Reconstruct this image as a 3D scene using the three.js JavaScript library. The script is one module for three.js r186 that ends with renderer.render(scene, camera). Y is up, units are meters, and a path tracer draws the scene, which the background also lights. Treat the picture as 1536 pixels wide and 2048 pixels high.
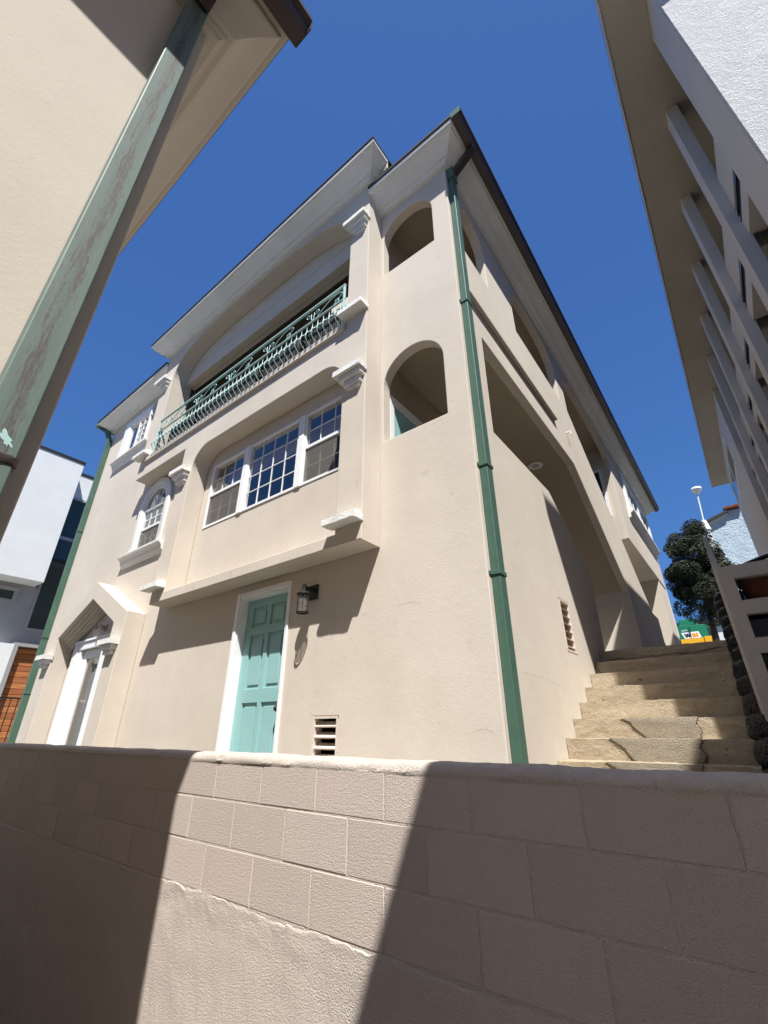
import * as THREE from 'three';
import { RoundedBoxGeometry } from 'three/addons/geometries/RoundedBoxGeometry.js';
import { mergeGeometries, toCreasedNormals, mergeVertices } from 'three/addons/utils/BufferGeometryUtils.js';
import { FontLoader } from 'three/addons/loaders/FontLoader.js';
import { TextGeometry } from 'three/addons/geometries/TextGeometry.js';

// ------------------------------------------------------------------ camera, sky, sun, exposure
const scene = new THREE.Scene();
const renderer = new THREE.WebGLRenderer({ antialias: true });
renderer.setSize(768, 1024);
renderer.toneMapping = THREE.LinearToneMapping;
renderer.toneMappingExposure = 1.72;
renderer.shadowMap.enabled = true;
const camera = new THREE.PerspectiveCamera(97.82, 0.75, 0.05, 900);
camera.position.set(0, 0, 3);
{
  const a = -0.6598, b = 0.4576;
  camera.lookAt(Math.sin(a) * Math.cos(b), Math.sin(b), 3 - Math.cos(a) * Math.cos(b));
}
const SUN = new THREE.Vector3(0.95, 2.25, 1.0).normalize();
{ // clear blue sky: air only
  const W = 256, H = 128, d = new Float32Array(W * H * 4);
  const c3 = (u) => u;
  for (let j = 0; j < H; j++) for (let i = 0; i < W; i++) {
    const th = (0.5 - (j + 0.5) / H) * Math.PI * -1, ph = ((i + 0.5) / W - 0.5) * 2 * Math.PI;
    const y = Math.sin(th), x = Math.cos(th) * Math.cos(ph), z = Math.cos(th) * Math.sin(ph);
    const up = Math.max(y, 0), h = Math.pow(1 - up, 2.6);
    const cs = x * SUN.x + y * SUN.y + z * SUN.z, mie = 0.05 * Math.pow(Math.max(cs, 0), 6) + 0.12 * Math.pow(Math.max(cs, 0), 40);
    let r = 0.031 + 0.045 * h + mie, g = 0.086 + 0.125 * h + mie * 1.05, b = 0.258 + 0.220 * h + mie * 1.1;
    if (y < 0) { const k = Math.min(1, -y * 6); r = r * (1 - k) + 0.07 * k; g = g * (1 - k) + 0.065 * k; b = b * (1 - k) + 0.055 * k; }
    const o = (j * W + i) * 4; d[o] = c3(r); d[o + 1] = c3(g); d[o + 2] = c3(b); d[o + 3] = 1;
  }
  const t = new THREE.DataTexture(d, W, H, THREE.RGBAFormat, THREE.FloatType);
  t.mapping = THREE.EquirectangularReflectionMapping; t.magFilter = t.minFilter = THREE.LinearFilter; t.needsUpdate = true;
  scene.background = t; scene.environment = t;
}
const sun = new THREE.DirectionalLight(new THREE.Color().setRGB(1.0, 0.972, 0.925), 5.0);
sun.position.copy(SUN).multiplyScalar(60); sun.castShadow = true;
sun.shadow.camera.left = sun.shadow.camera.bottom = -40; sun.shadow.camera.right = sun.shadow.camera.top = 40; sun.shadow.camera.far = 160; sun.shadow.mapSize.set(4096, 4096);
scene.add(sun); scene.add(sun.target);

// ------------------------------------------------------------------ helpers
function rng(seed) { let s = seed >>> 0; return () => { s = (s + 0x6D2B79F5) | 0; let t = Math.imul(s ^ (s >>> 15), 1 | s); t = (t + Math.imul(t ^ (t >>> 7), 61 | t)) ^ t; return ((t ^ (t >>> 14)) >>> 0) / 4294967296; }; }
function noiseField(size, octs, seed) { // tileable value noise; octs: [cellsX, cellsY, amplitude]
  const out = new Float32Array(size * size);
  octs.forEach(([px, py, amp], k) => {
    const R = rng(seed * 977 + k * 131 + 7), L = new Float32Array(px * py); for (let i = 0; i < L.length; i++) L[i] = R();
    for (let j = 0; j < size; j++) {
      const v = j / size * py, j0 = Math.floor(v) % py, j1 = (j0 + 1) % py; let fv = v - Math.floor(v); fv = fv * fv * (3 - 2 * fv);
      for (let i = 0; i < size; i++) {
        const u = i / size * px, i0 = Math.floor(u) % px, i1 = (i0 + 1) % px; let fu = u - Math.floor(u); fu = fu * fu * (3 - 2 * fu);
        const a = L[j0 * px + i0], b = L[j0 * px + i1], c = L[j1 * px + i0], d = L[j1 * px + i1];
        out[j * size + i] += amp * ((a + (b - a) * fu) * (1 - fv) + (c + (d - c) * fu) * fv);
      }
    }
  });
  let lo = 1e9, hi = -1e9; for (const x of out) { if (x < lo) lo = x; if (x > hi) hi = x; }
  for (let i = 0; i < out.length; i++) out[i] = (out[i] - lo) / (hi - lo);
  return out;
}
const clamp = (x, a = 0, b = 1) => Math.min(b, Math.max(a, x));
const toS = (x) => { x = clamp(x); return Math.round(255 * (x <= 0.0031308 ? 12.92 * x : 1.055 * Math.pow(x, 1 / 2.4) - 0.055)); };
function texOf(size, fn, srgb, tile) { // fn(i) -> [r,g,b] linear (srgb) or grey 0..1
  const d = new Uint8Array(size * size * 4);
  for (let i = 0; i < size * size; i++) {
    const c = fn(i);
    if (srgb) { d[i * 4] = toS(c[0]); d[i * 4 + 1] = toS(c[1]); d[i * 4 + 2] = toS(c[2]); } else d[i * 4] = d[i * 4 + 1] = d[i * 4 + 2] = Math.round(255 * clamp(c));
    d[i * 4 + 3] = 255;
  }
  const t = new THREE.DataTexture(d, size, size, THREE.RGBAFormat);
  t.wrapS = t.wrapT = THREE.RepeatWrapping; t.magFilter = THREE.LinearFilter; t.minFilter = THREE.LinearMipmapLinearFilter; t.generateMipmaps = true;
  if (srgb) t.colorSpace = THREE.SRGBColorSpace;
  t.repeat.set(1 / tile, 1 / tile); t.needsUpdate = true; return t;
}
const mix = (a, b, t) => [a[0] + (b[0] - a[0]) * t, a[1] + (b[1] - a[1]) * t, a[2] + (b[2] - a[2]) * t];
function plain(rgb, rough = 0.8, extra = {}) { const { metal = 0, ...rest } = extra; const m = new THREE.MeshStandardMaterial({ roughness: rough, metalness: metal, ...rest }); m.color.setRGB(...rgb); return m; }
function mottled({ base, other, spots, amt = 0.5, tile = 2.5, size = 512, octs, seed, rough = 0.93, bump, bumpTile = 1, bumpScale = 0.002, gamma = 1, spotCut = 0.8, Mat = THREE.MeshStandardMaterial, ...extra }) {
  const n = noiseField(size, octs ?? [[4, 4, 1], [9, 9, 0.7], [23, 23, 0.4], [61, 61, 0.25], [170, 170, 0.2]], seed);
  const s = spots ? noiseField(size, [[14, 14, 1], [37, 37, 0.8], [97, 97, 0.6]], seed + 50) : null;
  const map = texOf(size, (i) => { let c = mix(base, other, Math.pow(n[i], gamma) * amt); if (s && s[i] > spotCut) c = mix(c, spots, clamp((s[i] - spotCut) * 12)); return c; }, true, tile);
  const m = new Mat({ map, roughness: rough, ...extra });
  if (bump) { m.bumpMap = bump.clone(); m.bumpMap.repeat.set(1 / bumpTile, 1 / bumpTile); m.bumpMap.needsUpdate = true; m.bumpScale = bumpScale; }
  return m;
}
// relief textures
const bStucco = (() => { const a = noiseField(1024, [[5, 4, 1.6], [17, 13, 0.7], [60, 60, 0.35], [190, 190, 0.5], [420, 420, 0.45]], 3); return texOf(1024, (i) => a[i], false, 1); })();
const bGrain = (() => { const a = noiseField(1024, [[97, 97, 0.25], [170, 170, 1], [290, 290, 1], [480, 480, 0.6]], 5), p = noiseField(1024, [[150, 150, 1], [310, 310, 0.6]], 6); return texOf(1024, (i) => a[i] * 0.8 + 0.2 - (p[i] > 0.74 ? (p[i] - 0.74) * 2.6 : 0), false, 1); })();
const bRough = (() => { const a = noiseField(1024, [[13, 11, 0.8], [40, 44, 0.9], [110, 120, 1], [260, 260, 0.6]], 8); return texOf(1024, (i) => a[i], false, 1); })();
const bWrinkle = (() => { const a = noiseField(512, [[9, 7, 1], [23, 19, 0.7], [60, 50, 0.4]], 9); return texOf(512, (i) => 1 - Math.abs(a[i] * 2 - 1), false, 1); })();

const MAT = {
  stucco: mottled({ base: [0.615, 0.555, 0.475], other: [0.51, 0.45, 0.38], amt: 0.95, tile: 4.3, size: 1024, seed: 11, bump: bStucco, bumpTile: 2.3, bumpScale: 0.0022, octs: [[2, 3, 1], [5, 9, 0.8], [17, 3, 0.45], [23, 27, 0.5], [70, 90, 0.3], [240, 240, 0.3]], spots: [0.52, 0.46, 0.38], spotCut: 0.86 }),
  stuccoTwin: mottled({ base: [0.60, 0.54, 0.465], other: [0.53, 0.47, 0.40], amt: 0.7, tile: 1.9, seed: 12, bump: bStucco, bumpTile: 1.9, bumpScale: 0.0011 }),
  cornice: mottled({ base: [0.77, 0.765, 0.745], other: [0.64, 0.63, 0.60], amt: 0.8, tile: 1.7, seed: 13, bump: bStucco, bumpTile: 0.9, bumpScale: 0.003, rough: 0.85, spots: [0.3, 0.27, 0.22], spotCut: 0.93 }),
  trim: mottled({ base: [0.78, 0.775, 0.75], other: [0.69, 0.68, 0.64], amt: 0.8, tile: 0.9, seed: 14, bump: bRough, bumpTile: 0.6, bumpScale: 0.004, rough: 0.75 }),
  block: mottled({ base: [0.55, 0.475, 0.42], other: [0.46, 0.39, 0.345], amt: 0.8, tile: 0.83, seed: 15, bump: bGrain, bumpTile: 0.62, bumpScale: 0.0032, size: 1024, octs: [[3, 3, 0.5], [11, 13, 0.4], [50, 50, 0.4], [170, 170, 1.0], [330, 330, 0.8]] }),
  mortar: mottled({ base: [0.555, 0.495, 0.435], other: [0.46, 0.40, 0.35], amt: 0.8, tile: 0.7, seed: 16, bump: bGrain, bumpTile: 0.7, bumpScale: 0.006 }),
  render: mottled({ base: [0.555, 0.48, 0.425], other: [0.46, 0.39, 0.345], amt: 0.9, tile: 1.1, seed: 17, bump: bGrain, bumpTile: 0.7, bumpScale: 0.0036, octs: [[3, 4, 0.8], [9, 11, 0.6], [40, 40, 0.4], [120, 120, 0.8]], spots: [0.55, 0.53, 0.5], spotCut: 0.9 }),
  concrete: mottled({ base: [0.46, 0.385, 0.28], other: [0.26, 0.205, 0.135], amt: 1, tile: 1.3, seed: 18, bump: bRough, bumpTile: 0.7, bumpScale: 0.005, octs: [[3, 14, 1], [8, 40, 0.9], [20, 90, 0.7], [120, 140, 0.8]], spots: [0.16, 0.125, 0.09], spotCut: 0.87 }),
  aggregate: mottled({ base: [0.40, 0.35, 0.27], other: [0.24, 0.20, 0.145], amt: 1, tile: 0.5, seed: 19, bump: bGrain, bumpTile: 0.75, bumpScale: 0.012, octs: [[10, 10, 0.5], [60, 60, 1], [120, 120, 1]] }),
  paving: mottled({ base: [0.56, 0.53, 0.48], other: [0.45, 0.42, 0.38], amt: 1, tile: 2, seed: 20, bump: bRough, bumpTile: 1, bumpScale: 0.004 }),
  alleyFloor: mottled({ base: [0.22, 0.20, 0.175], other: [0.16, 0.145, 0.125], amt: 1, tile: 2, seed: 43, bump: bRough, bumpTile: 1, bumpScale: 0.004 }),
  earth: mottled({ base: [0.20, 0.17, 0.12], other: [0.12, 0.11, 0.07], amt: 1, tile: 4, seed: 21, bump: bRough, bumpTile: 2, bumpScale: 0.02 }),
  asphalt: mottled({ base: [0.06, 0.06, 0.06], other: [0.045, 0.045, 0.045], amt: 1, tile: 2, seed: 22, bump: bGrain, bumpTile: 1, bumpScale: 0.004 }),
  greenPipe: mottled({ base: [0.044, 0.105, 0.073], other: [0.072, 0.14, 0.10], amt: 0.9, tile: 0.9, seed: 23, rough: 0.5, bump: bStucco, bumpTile: 0.6, bumpScale: 0.002, spots: [0.05, 0.09, 0.075], spotCut: 0.84 }),
  verdigris: mottled({ base: [0.37, 0.57, 0.55], other: [0.46, 0.63, 0.61], amt: 0.9, tile: 0.4, seed: 24, rough: 0.55 }),
  gutterBrown: mottled({ base: [0.036, 0.021, 0.02], other: [0.05, 0.032, 0.028], amt: 1, tile: 0.8, seed: 25, rough: 0.45 }),
  darkEdge: plain([0.025, 0.028, 0.025], 0.7),
  tile: plain([0.10, 0.075, 0.06], 0.8),
  vinyl: plain([0.79, 0.80, 0.80], 0.45),
  vinylGrey: plain([0.42, 0.42, 0.41], 0.5),
  glass: new THREE.MeshPhysicalMaterial({ color: 0xffffff, roughness: 0.02, transmission: 1, thickness: 0, ior: 1.6 }),
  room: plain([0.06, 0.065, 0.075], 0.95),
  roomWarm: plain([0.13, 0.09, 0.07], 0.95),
  curtain: plain([0.28, 0.25, 0.21], 0.95),
  screen: new THREE.MeshStandardMaterial({ roughness: 0.9, transparent: true, opacity: 0.45 }),
  tealDoor: mottled({ base: [0.28, 0.49, 0.49], other: [0.235, 0.435, 0.43], amt: 0.8, tile: 1.2, seed: 26, rough: 0.5 }),
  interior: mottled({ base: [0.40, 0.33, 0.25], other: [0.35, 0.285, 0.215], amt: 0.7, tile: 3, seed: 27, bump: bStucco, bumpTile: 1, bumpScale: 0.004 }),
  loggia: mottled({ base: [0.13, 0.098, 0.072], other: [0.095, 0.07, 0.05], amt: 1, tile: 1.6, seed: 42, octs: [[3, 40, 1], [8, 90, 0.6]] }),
  blackMetal: plain([0.006, 0.006, 0.007], 0.55),
  steel: plain([0.55, 0.53, 0.48], 0.35, { metal: 0.8 }),
  wicker: plain([0.014, 0.013, 0.013], 0.75),
  cushion: plain([0.62, 0.56, 0.46], 0.95),
  louvre: mottled({ base: [0.66, 0.58, 0.50], other: [0.55, 0.46, 0.40], amt: 1, tile: 0.3, seed: 28, rough: 0.7, spots: [0.30, 0.10, 0.045], spotCut: 0.8 }),
  shadeGreyedStucco: mottled({ base: [0.60, 0.58, 0.55], other: [0.53, 0.51, 0.485], amt: 0.8, tile: 2.2, seed: 29, bump: bStucco, bumpTile: 1, bumpScale: 0.005 }),  // white side walls toned down to grey; their shade is in the colour
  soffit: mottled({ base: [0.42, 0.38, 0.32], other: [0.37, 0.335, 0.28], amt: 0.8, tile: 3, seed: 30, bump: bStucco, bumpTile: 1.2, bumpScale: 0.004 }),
  dashWhite: mottled({ base: [0.80, 0.81, 0.82], other: [0.66, 0.67, 0.69], amt: 0.9, tile: 0.8, seed: 31, bump: bRough, bumpTile: 0.45, bumpScale: 0.022 }),
  dashBlue: mottled({ base: [0.58, 0.68, 0.74], other: [0.42, 0.53, 0.62], amt: 1, tile: 2.2, seed: 32, bump: bRough, bumpTile: 2.2, bumpScale: 0.08, octs: [[8, 14, 1], [20, 30, 0.8], [50, 60, 0.4]] }),
  fascia: mottled({ base: [0.62, 0.62, 0.62], other: [0.45, 0.44, 0.43], amt: 1, tile: 0.7, seed: 33, spots: [0.16, 0.07, 0.045], spotCut: 0.8 }),
  modernWhite: mottled({ base: [0.67, 0.69, 0.69], other: [0.60, 0.62, 0.62], amt: 0.9, tile: 2.3, seed: 34, bump: bStucco, bumpTile: 1, bumpScale: 0.003 }),
  modernGrey: mottled({ base: [0.36, 0.36, 0.365], other: [0.31, 0.31, 0.315], amt: 0.9, tile: 2.3, seed: 35, bump: bStucco, bumpTile: 1, bumpScale: 0.003 }),
  modernGlass: new THREE.MeshPhysicalMaterial({ color: new THREE.Color().setRGB(0.03, 0.05, 0.045), roughness: 0.04, ior: 1.55 }),
  alu: plain([0.42, 0.42, 0.42], 0.4, { metal: 0.4 }),
  panel: mottled({ base: [0.47, 0.435, 0.39], other: [0.42, 0.385, 0.345], amt: 0.8, tile: 1, seed: 36, bump: bStucco, bumpTile: 0.7, bumpScale: 0.003 }),
  plastic: mottled({ base: [0.008, 0.008, 0.010], other: [0.014, 0.014, 0.016], amt: 1, tile: 0.4, seed: 37, rough: 0.28, bump: bWrinkle, bumpTile: 0.22, bumpScale: 0.02 }),
  terracotta: mottled({ base: [0.20, 0.06, 0.028], other: [0.13, 0.04, 0.02], amt: 1, tile: 0.3, seed: 38 }),
  hairCrack: plain([0.25, 0.20, 0.15], 1),
  crack: plain([0.035, 0.026, 0.018], 1),
  truckGreen: plain([0.012, 0.17, 0.085], 0.4), truckYellow: plain([0.75, 0.38, 0.012], 0.45), truckWhite: plain([0.8, 0.8, 0.8], 0.5), truckOrange: plain([0.72, 0.30, 0.012], 0.5), truckDark: plain([0.012, 0.02, 0.018], 0.6),
  bark: mottled({ base: [0.07, 0.052, 0.038], other: [0.04, 0.03, 0.022], amt: 1, tile: 0.5, seed: 39 }),
};
MAT.screen.color.setRGB(0.17, 0.155, 0.135);
const woodMats = [0, 1, 2, 3].map((k) => mottled({ base: [[0.50, 0.19, 0.055], [0.42, 0.15, 0.045], [0.55, 0.23, 0.075], [0.36, 0.12, 0.04]][k], other: [0.22, 0.07, 0.022], amt: 0.9, tile: 1.1, size: 256, seed: 60 + k, rough: 0.6, octs: [[2, 30, 1], [5, 70, 0.8], [9, 120, 0.5]], spots: [0.05, 0.02, 0.01], spotCut: 0.9 }));
const blockMats = [[1, 1, 1], [0.95, 0.945, 0.94], [1.03, 1.02, 1.02], [0.98, 0.965, 0.95]].map((c) => { const m = MAT.block.clone(); m.color.setRGB(...c); return m; });
const leafMats = [[0.026, 0.036, 0.014], [0.06, 0.068, 0.034], [0.014, 0.022, 0.008]].map((c) => plain(c, 0.8));

function boxUV(g) {
  if (g.index) g = g.toNonIndexed();
  const p = g.attributes.position, n = p.count, uv = new Float32Array(n * 2);
  const A = new THREE.Vector3(), Bv = new THREE.Vector3(), C = new THREE.Vector3();
  for (let i = 0; i < n; i += 3) {
    A.fromBufferAttribute(p, i); Bv.fromBufferAttribute(p, i + 1); C.fromBufferAttribute(p, i + 2);
    const N = Bv.clone().sub(A).cross(C.clone().sub(A)); const ax = Math.abs(N.x), ay = Math.abs(N.y), az = Math.abs(N.z);
    for (const [k, v] of [[0, A], [1, Bv], [2, C]]) {
      let u, w; if (ax >= ay && ax >= az) { u = v.z; w = v.y; } else if (ay >= az) { u = v.x; w = v.z; } else { u = v.x; w = v.y; }
      uv[(i + k) * 2] = u; uv[(i + k) * 2 + 1] = w;
    }
  }
  g.setAttribute('uv', new THREE.BufferAttribute(uv, 2)); return g;
}
const names = new Map();
function numbered(n) { const k = names.get(n) ?? 0; names.set(n, k + 1); return k ? `${n}_${String(k).padStart(3, '0')}` : n; }
const bases = new Map();
function thing(name, label, category, base = [0, 0, 0], group) {
  const o = new THREE.Group(); o.name = numbered(name); o.position.set(...base); o.userData = { label, category }; if (group) o.userData.group = group; scene.add(o); bases.set(o, new THREE.Vector3(...base)); return o;
}
function sub(name, parent) { const o = new THREE.Group(); o.name = name; parent.add(o); bases.set(o, bases.get(parent)); return o; }
function put(name, geos, mat, parent, { uv = true, smooth = 0 } = {}) { // world-space geometry -> one named mesh
  let g = Array.isArray(geos) ? (geos.length > 1 ? mergeGeometries(geos.map((q) => { q = q.index ? q.toNonIndexed() : q.clone(); for (const k of Object.keys(q.attributes)) if (!['position', 'normal', 'uv'].includes(k)) q.deleteAttribute(k); q.clearGroups?.(); return q; })) : geos[0]) : geos;
  g.clearGroups?.();
  if (uv) g = boxUV(g);
  if (smooth) g = toCreasedNormals(g, smooth);
  const m = new THREE.Mesh(g, mat); m.name = name; m.castShadow = m.receiveShadow = true;
  if (parent) { const b = bases.get(parent); if (b) m.position.set(-b.x, -b.y, -b.z); parent.add(m); bases.set(m, new THREE.Vector3(0, 0, 0)); } else scene.add(m);
  return m;
}
function structure(name, geos, mat, opt) { const m = put(numbered(name), geos, mat, null, opt); m.userData = { kind: 'structure' }; return m; }
function B(x0, x1, y0, y1, z0, z1, r = 0) {
  const w = Math.abs(x1 - x0), h = Math.abs(y1 - y0), d = Math.abs(z1 - z0);
  const g = r ? new RoundedBoxGeometry(w, h, d, 1, Math.min(r, w / 2.01, h / 2.01, d / 2.01)) : new THREE.BoxGeometry(w, h, d);
  g.translate((x0 + x1) / 2, (y0 + y1) / 2, (z0 + z1) / 2); return g;
}
function shapeOf(pts, holes = []) { const s = new THREE.Shape(pts.map((p) => new THREE.Vector2(...p))); for (const h of holes) s.holes.push(h.isPath ? h : Object.assign(new THREE.Path(h.map((p) => new THREE.Vector2(...p))))); return s; }
function extF(shape, z0, z1, bev = 0) { // shape in (x,y), thickness z0..z1
  const g = new THREE.ExtrudeGeometry(shape, bev ? { depth: z1 - z0 - 2 * bev, bevelEnabled: true, bevelSize: bev, bevelThickness: bev, bevelOffset: -bev, bevelSegments: 2, curveSegments: 24 } : { depth: z1 - z0, bevelEnabled: false, curveSegments: 24 });
  g.translate(0, 0, z0 + bev); return g;
}
function extS(shape, x0, x1, bev = 0) { // shape in (z,y), thickness x0..x1
  const g = extF(shape, x0, x1, bev), p = g.attributes.position, n = g.attributes.normal;
  for (const a of [p, n]) for (let i = 0; i < a.count; i++) { const u = a.getX(i), w = a.getZ(i); a.setX(i, w); a.setZ(i, u); }
  flip(g); return g;
}
function flip(g) { for (const k of Object.keys(g.attributes)) { const a = g.attributes[k], s = a.itemSize; for (let i = 0; i < a.count; i += 3) for (let c = 0; c < s; c++) { const t = a.array[(i + 1) * s + c]; a.array[(i + 1) * s + c] = a.array[(i + 2) * s + c]; a.array[(i + 2) * s + c] = t; } } }
function archPts(x0, x1, ySpring, rise, n = 22) { const o = [], c = (x0 + x1) / 2, r = (x1 - x0) / 2; for (let i = 0; i <= n; i++) { const t = Math.PI * i / n; o.push([c + r * Math.cos(t), ySpring + rise * Math.sin(t)]); } return o; } // right -> left over the top
const archHole = (x0, x1, y0, ySpring, rise) => [[x0, y0], [x1, y0], ...archPts(x0, x1, ySpring, rise)];
function sweep(profile, path) { // profile [(p,y)] p = outward; path [(x,z)] with outward on its left side seen from above going along; mitred
  const n = path.length, nor = [];
  for (let i = 0; i < n - 1; i++) { const dx = path[i + 1][0] - path[i][0], dz = path[i + 1][1] - path[i][1], l = Math.hypot(dx, dz); nor.push([dz / l, -dx / l]); }
  const mit = path.map((_, i) => { if (i === 0) return nor[0]; if (i === n - 1) return nor[n - 2]; const a = nor[i - 1], b = nor[i]; const k = 1 + a[0] * b[0] + a[1] * b[1]; return [(a[0] + b[0]) / k, (a[1] + b[1]) / k]; });
  const V = (i, j) => [path[i][0] + mit[i][0] * profile[j][0], profile[j][1], path[i][1] + mit[i][1] * profile[j][0]];
  const pos = [], tri = (a, b, c) => pos.push(...a, ...b, ...c), m = profile.length;
  for (let i = 0; i < n - 1; i++) for (let j = 0; j < m; j++) { const k = (j + 1) % m; const a = V(i, j), b = V(i + 1, j), c = V(i + 1, k), d = V(i, k); tri(a, b, c); tri(a, c, d); }
  const cap = THREE.ShapeUtils.triangulateShape(profile.map((p) => new THREE.Vector2(...p)), []);
  for (const [a, b, c] of cap) { tri(V(0, a), V(0, c), V(0, b)); tri(V(n - 1, a), V(n - 1, b), V(n - 1, c)); }
  const g = new THREE.BufferGeometry(); g.setAttribute('position', new THREE.Float32BufferAttribute(pos, 3)); g.computeVertexNormals(); return g;
}
function bar(a, b, w, h, r = 0) { // box beam between two points, w across, h in the vertical plane
  const A = new THREE.Vector3(...a), Bv = new THREE.Vector3(...b), L = A.distanceTo(Bv), g = r ? new RoundedBoxGeometry(w, h, L, 1, r) : new THREE.BoxGeometry(w, h, L);
  const m = new THREE.Matrix4().lookAt(A, Bv, Math.abs(Bv.clone().sub(A).normalize().y) > 0.98 ? new THREE.Vector3(0, 0, 1) : new THREE.Vector3(0, 1, 0)); m.setPosition(A.clone().add(Bv).multiplyScalar(0.5)); g.applyMatrix4(m); return g;
}
function tube(pts, r, seg = 24, rad = 6, closed = false) { return new THREE.TubeGeometry(new THREE.CatmullRomCurve3(pts.map((p) => new THREE.Vector3(...p)), closed), seg, r, rad, closed); }
function cyl(x, y0, y1, z, r0, r1 = r0, n = 16) { const g = new THREE.CylinderGeometry(r1, r0, y1 - y0, n); g.translate(x, (y0 + y1) / 2, z); return g; }
function ribbon(pts, w, plane, off, seed) { // jagged crack, a thin sheet; plane 'z' (x,y at z=off), 'x' (z,y at x=off)
  const R = rng(seed), pos = []; const P = [];
  for (let i = 0; i < pts.length - 1; i++) { const k = 5; for (let j = 0; j < k; j++) { const t = j / k; P.push([pts[i][0] + (pts[i + 1][0] - pts[i][0]) * t + (j ? (R() - 0.5) * w * 5 : 0), pts[i][1] + (pts[i + 1][1] - pts[i][1]) * t + (j ? (R() - 0.5) * w * 5 : 0)]); } } P.push(pts[pts.length - 1]);
  const to = (u, v) => plane === 'z' ? [u, v, off] : [off, v, u];
  for (let i = 0; i < P.length - 1; i++) { const dx = P[i + 1][0] - P[i][0], dy = P[i + 1][1] - P[i][1], l = Math.hypot(dx, dy) || 1, w0 = w * (0.3 + 0.7 * R()), w1 = w * (0.3 + 0.7 * R()); const nx = -dy / l, ny = dx / l;
    const a = to(P[i][0] + nx * w0, P[i][1] + ny * w0), b = to(P[i][0] - nx * w0, P[i][1] - ny * w0), c = to(P[i + 1][0] - nx * w1, P[i + 1][1] - ny * w1), d = to(P[i + 1][0] + nx * w1, P[i + 1][1] + ny * w1); pos.push(...a, ...b, ...c, ...a, ...c, ...d); }
  const g = new THREE.BufferGeometry(); g.setAttribute('position', new THREE.Float32BufferAttribute(pos, 3)); g.computeVertexNormals(); return g;
}
const P3 = (() => { const f = noiseField(64, [[16, 16, 1]], 91), s = 64; return (x, y, z) => { const at = (u, v) => { const a = ((u % 1) + 1) % 1 * s, b = ((v % 1) + 1) % 1 * s, i = Math.floor(a), j = Math.floor(b), fa = a - i, fb = b - j; const q = (m, n) => f[((n % s + s) % s) * s + ((m % s + s) % s)]; return (q(i, j) * (1 - fa) + q(i + 1, j) * fa) * (1 - fb) + (q(i, j + 1) * (1 - fa) + q(i + 1, j + 1) * fa) * fb; }; return (at(x + z * 0.37, y + z * 0.21) + at(y * 0.83 + 0.3, z * 1.1 + x * 0.19)) - 1; }; })();
function rough(g, amp, freq) { // push vertices about by noise
  g = mergeVertices((() => { const q = g.clone(); q.deleteAttribute('normal'); q.deleteAttribute('uv'); return q; })(), 1e-4);
  const p = g.attributes.position; for (let i = 0; i < p.count; i++) { const x = p.getX(i), y = p.getY(i), z = p.getZ(i); p.setXYZ(i, x + amp * P3(x * freq, y * freq, z * freq), y + amp * P3(y * freq + 0.4, z * freq, x * freq + 0.2), z + amp * P3(z * freq, x * freq + 0.7, y * freq)); }
  g.computeVertexNormals(); return g;
}
function denseBox(x0, x1, y0, y1, z0, z1, s) { const w = x1 - x0, h = y1 - y0, d = z1 - z0, n = (v) => Math.max(1, Math.round(v / s)); const g = new THREE.BoxGeometry(w, h, d, n(w), n(h), n(d)); g.translate((x0 + x1) / 2, (y0 + y1) / 2, (z0 + z1) / 2); return g; }

// ------------------------------------------------------------------ ground
const hill = (z) => z > -3 ? -1.81 : z > -3.4 ? -1.81 + (-3 - z) / 0.4 * 2.61 : z > -36 ? 0.80 + 0.12 * (-3.4 - z) : 0.80 + 0.12 * 32.6;
{
  const xs = [-220, -60, -20, 0, 20, 60, 220], zs = [200, 60, 12, 1.2, -3, -3.4, -12, -24, -36, -60, -120, -400], pos = [];
  for (let i = 0; i < xs.length - 1; i++) for (let j = 0; j < zs.length - 1; j++) { const a = [xs[i], hill(zs[j]), zs[j]], b = [xs[i + 1], hill(zs[j]), zs[j]], c = [xs[i + 1], hill(zs[j + 1]), zs[j + 1]], d = [xs[i], hill(zs[j + 1]), zs[j + 1]]; pos.push(...a, ...b, ...c, ...a, ...c, ...d); }
  const g = new THREE.BufferGeometry(); g.setAttribute('position', new THREE.Float32BufferAttribute(pos, 3)); g.computeVertexNormals();
  structure('ground', g, MAT.earth);
}
structure('alley_pavement', B(-9, 4, -1.80, -1.75, 1.25, 14), MAT.alleyFloor);
structure('courtyard_paving', B(-15.9, 0.6, -1.2, -0.735, -2.9, 1.1), MAT.paving);
structure('street', B(-60, 60, 4.4, 4.76, -46, -36), MAT.asphalt);
{ // walkway at the head of the steps, following the slope
  const pos = []; const zs = [-3.42, -12, -24, -35.9]; for (let j = 0; j < 3; j++) { const y0 = hill(zs[j]) + 0.03, y1 = hill(zs[j + 1]) + 0.03, a = [-2.4, y0, zs[j]], b = [0.9, y0, zs[j]], c = [0.9, y1, zs[j + 1]], d = [-2.4, y1, zs[j + 1]]; pos.push(...a, ...b, ...c, ...a, ...c, ...d); }
  const g = new THREE.BufferGeometry(); g.setAttribute('position', new THREE.Float32BufferAttribute(pos, 3)); g.computeVertexNormals(); structure('walkway', g, MAT.paving);
}

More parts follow.
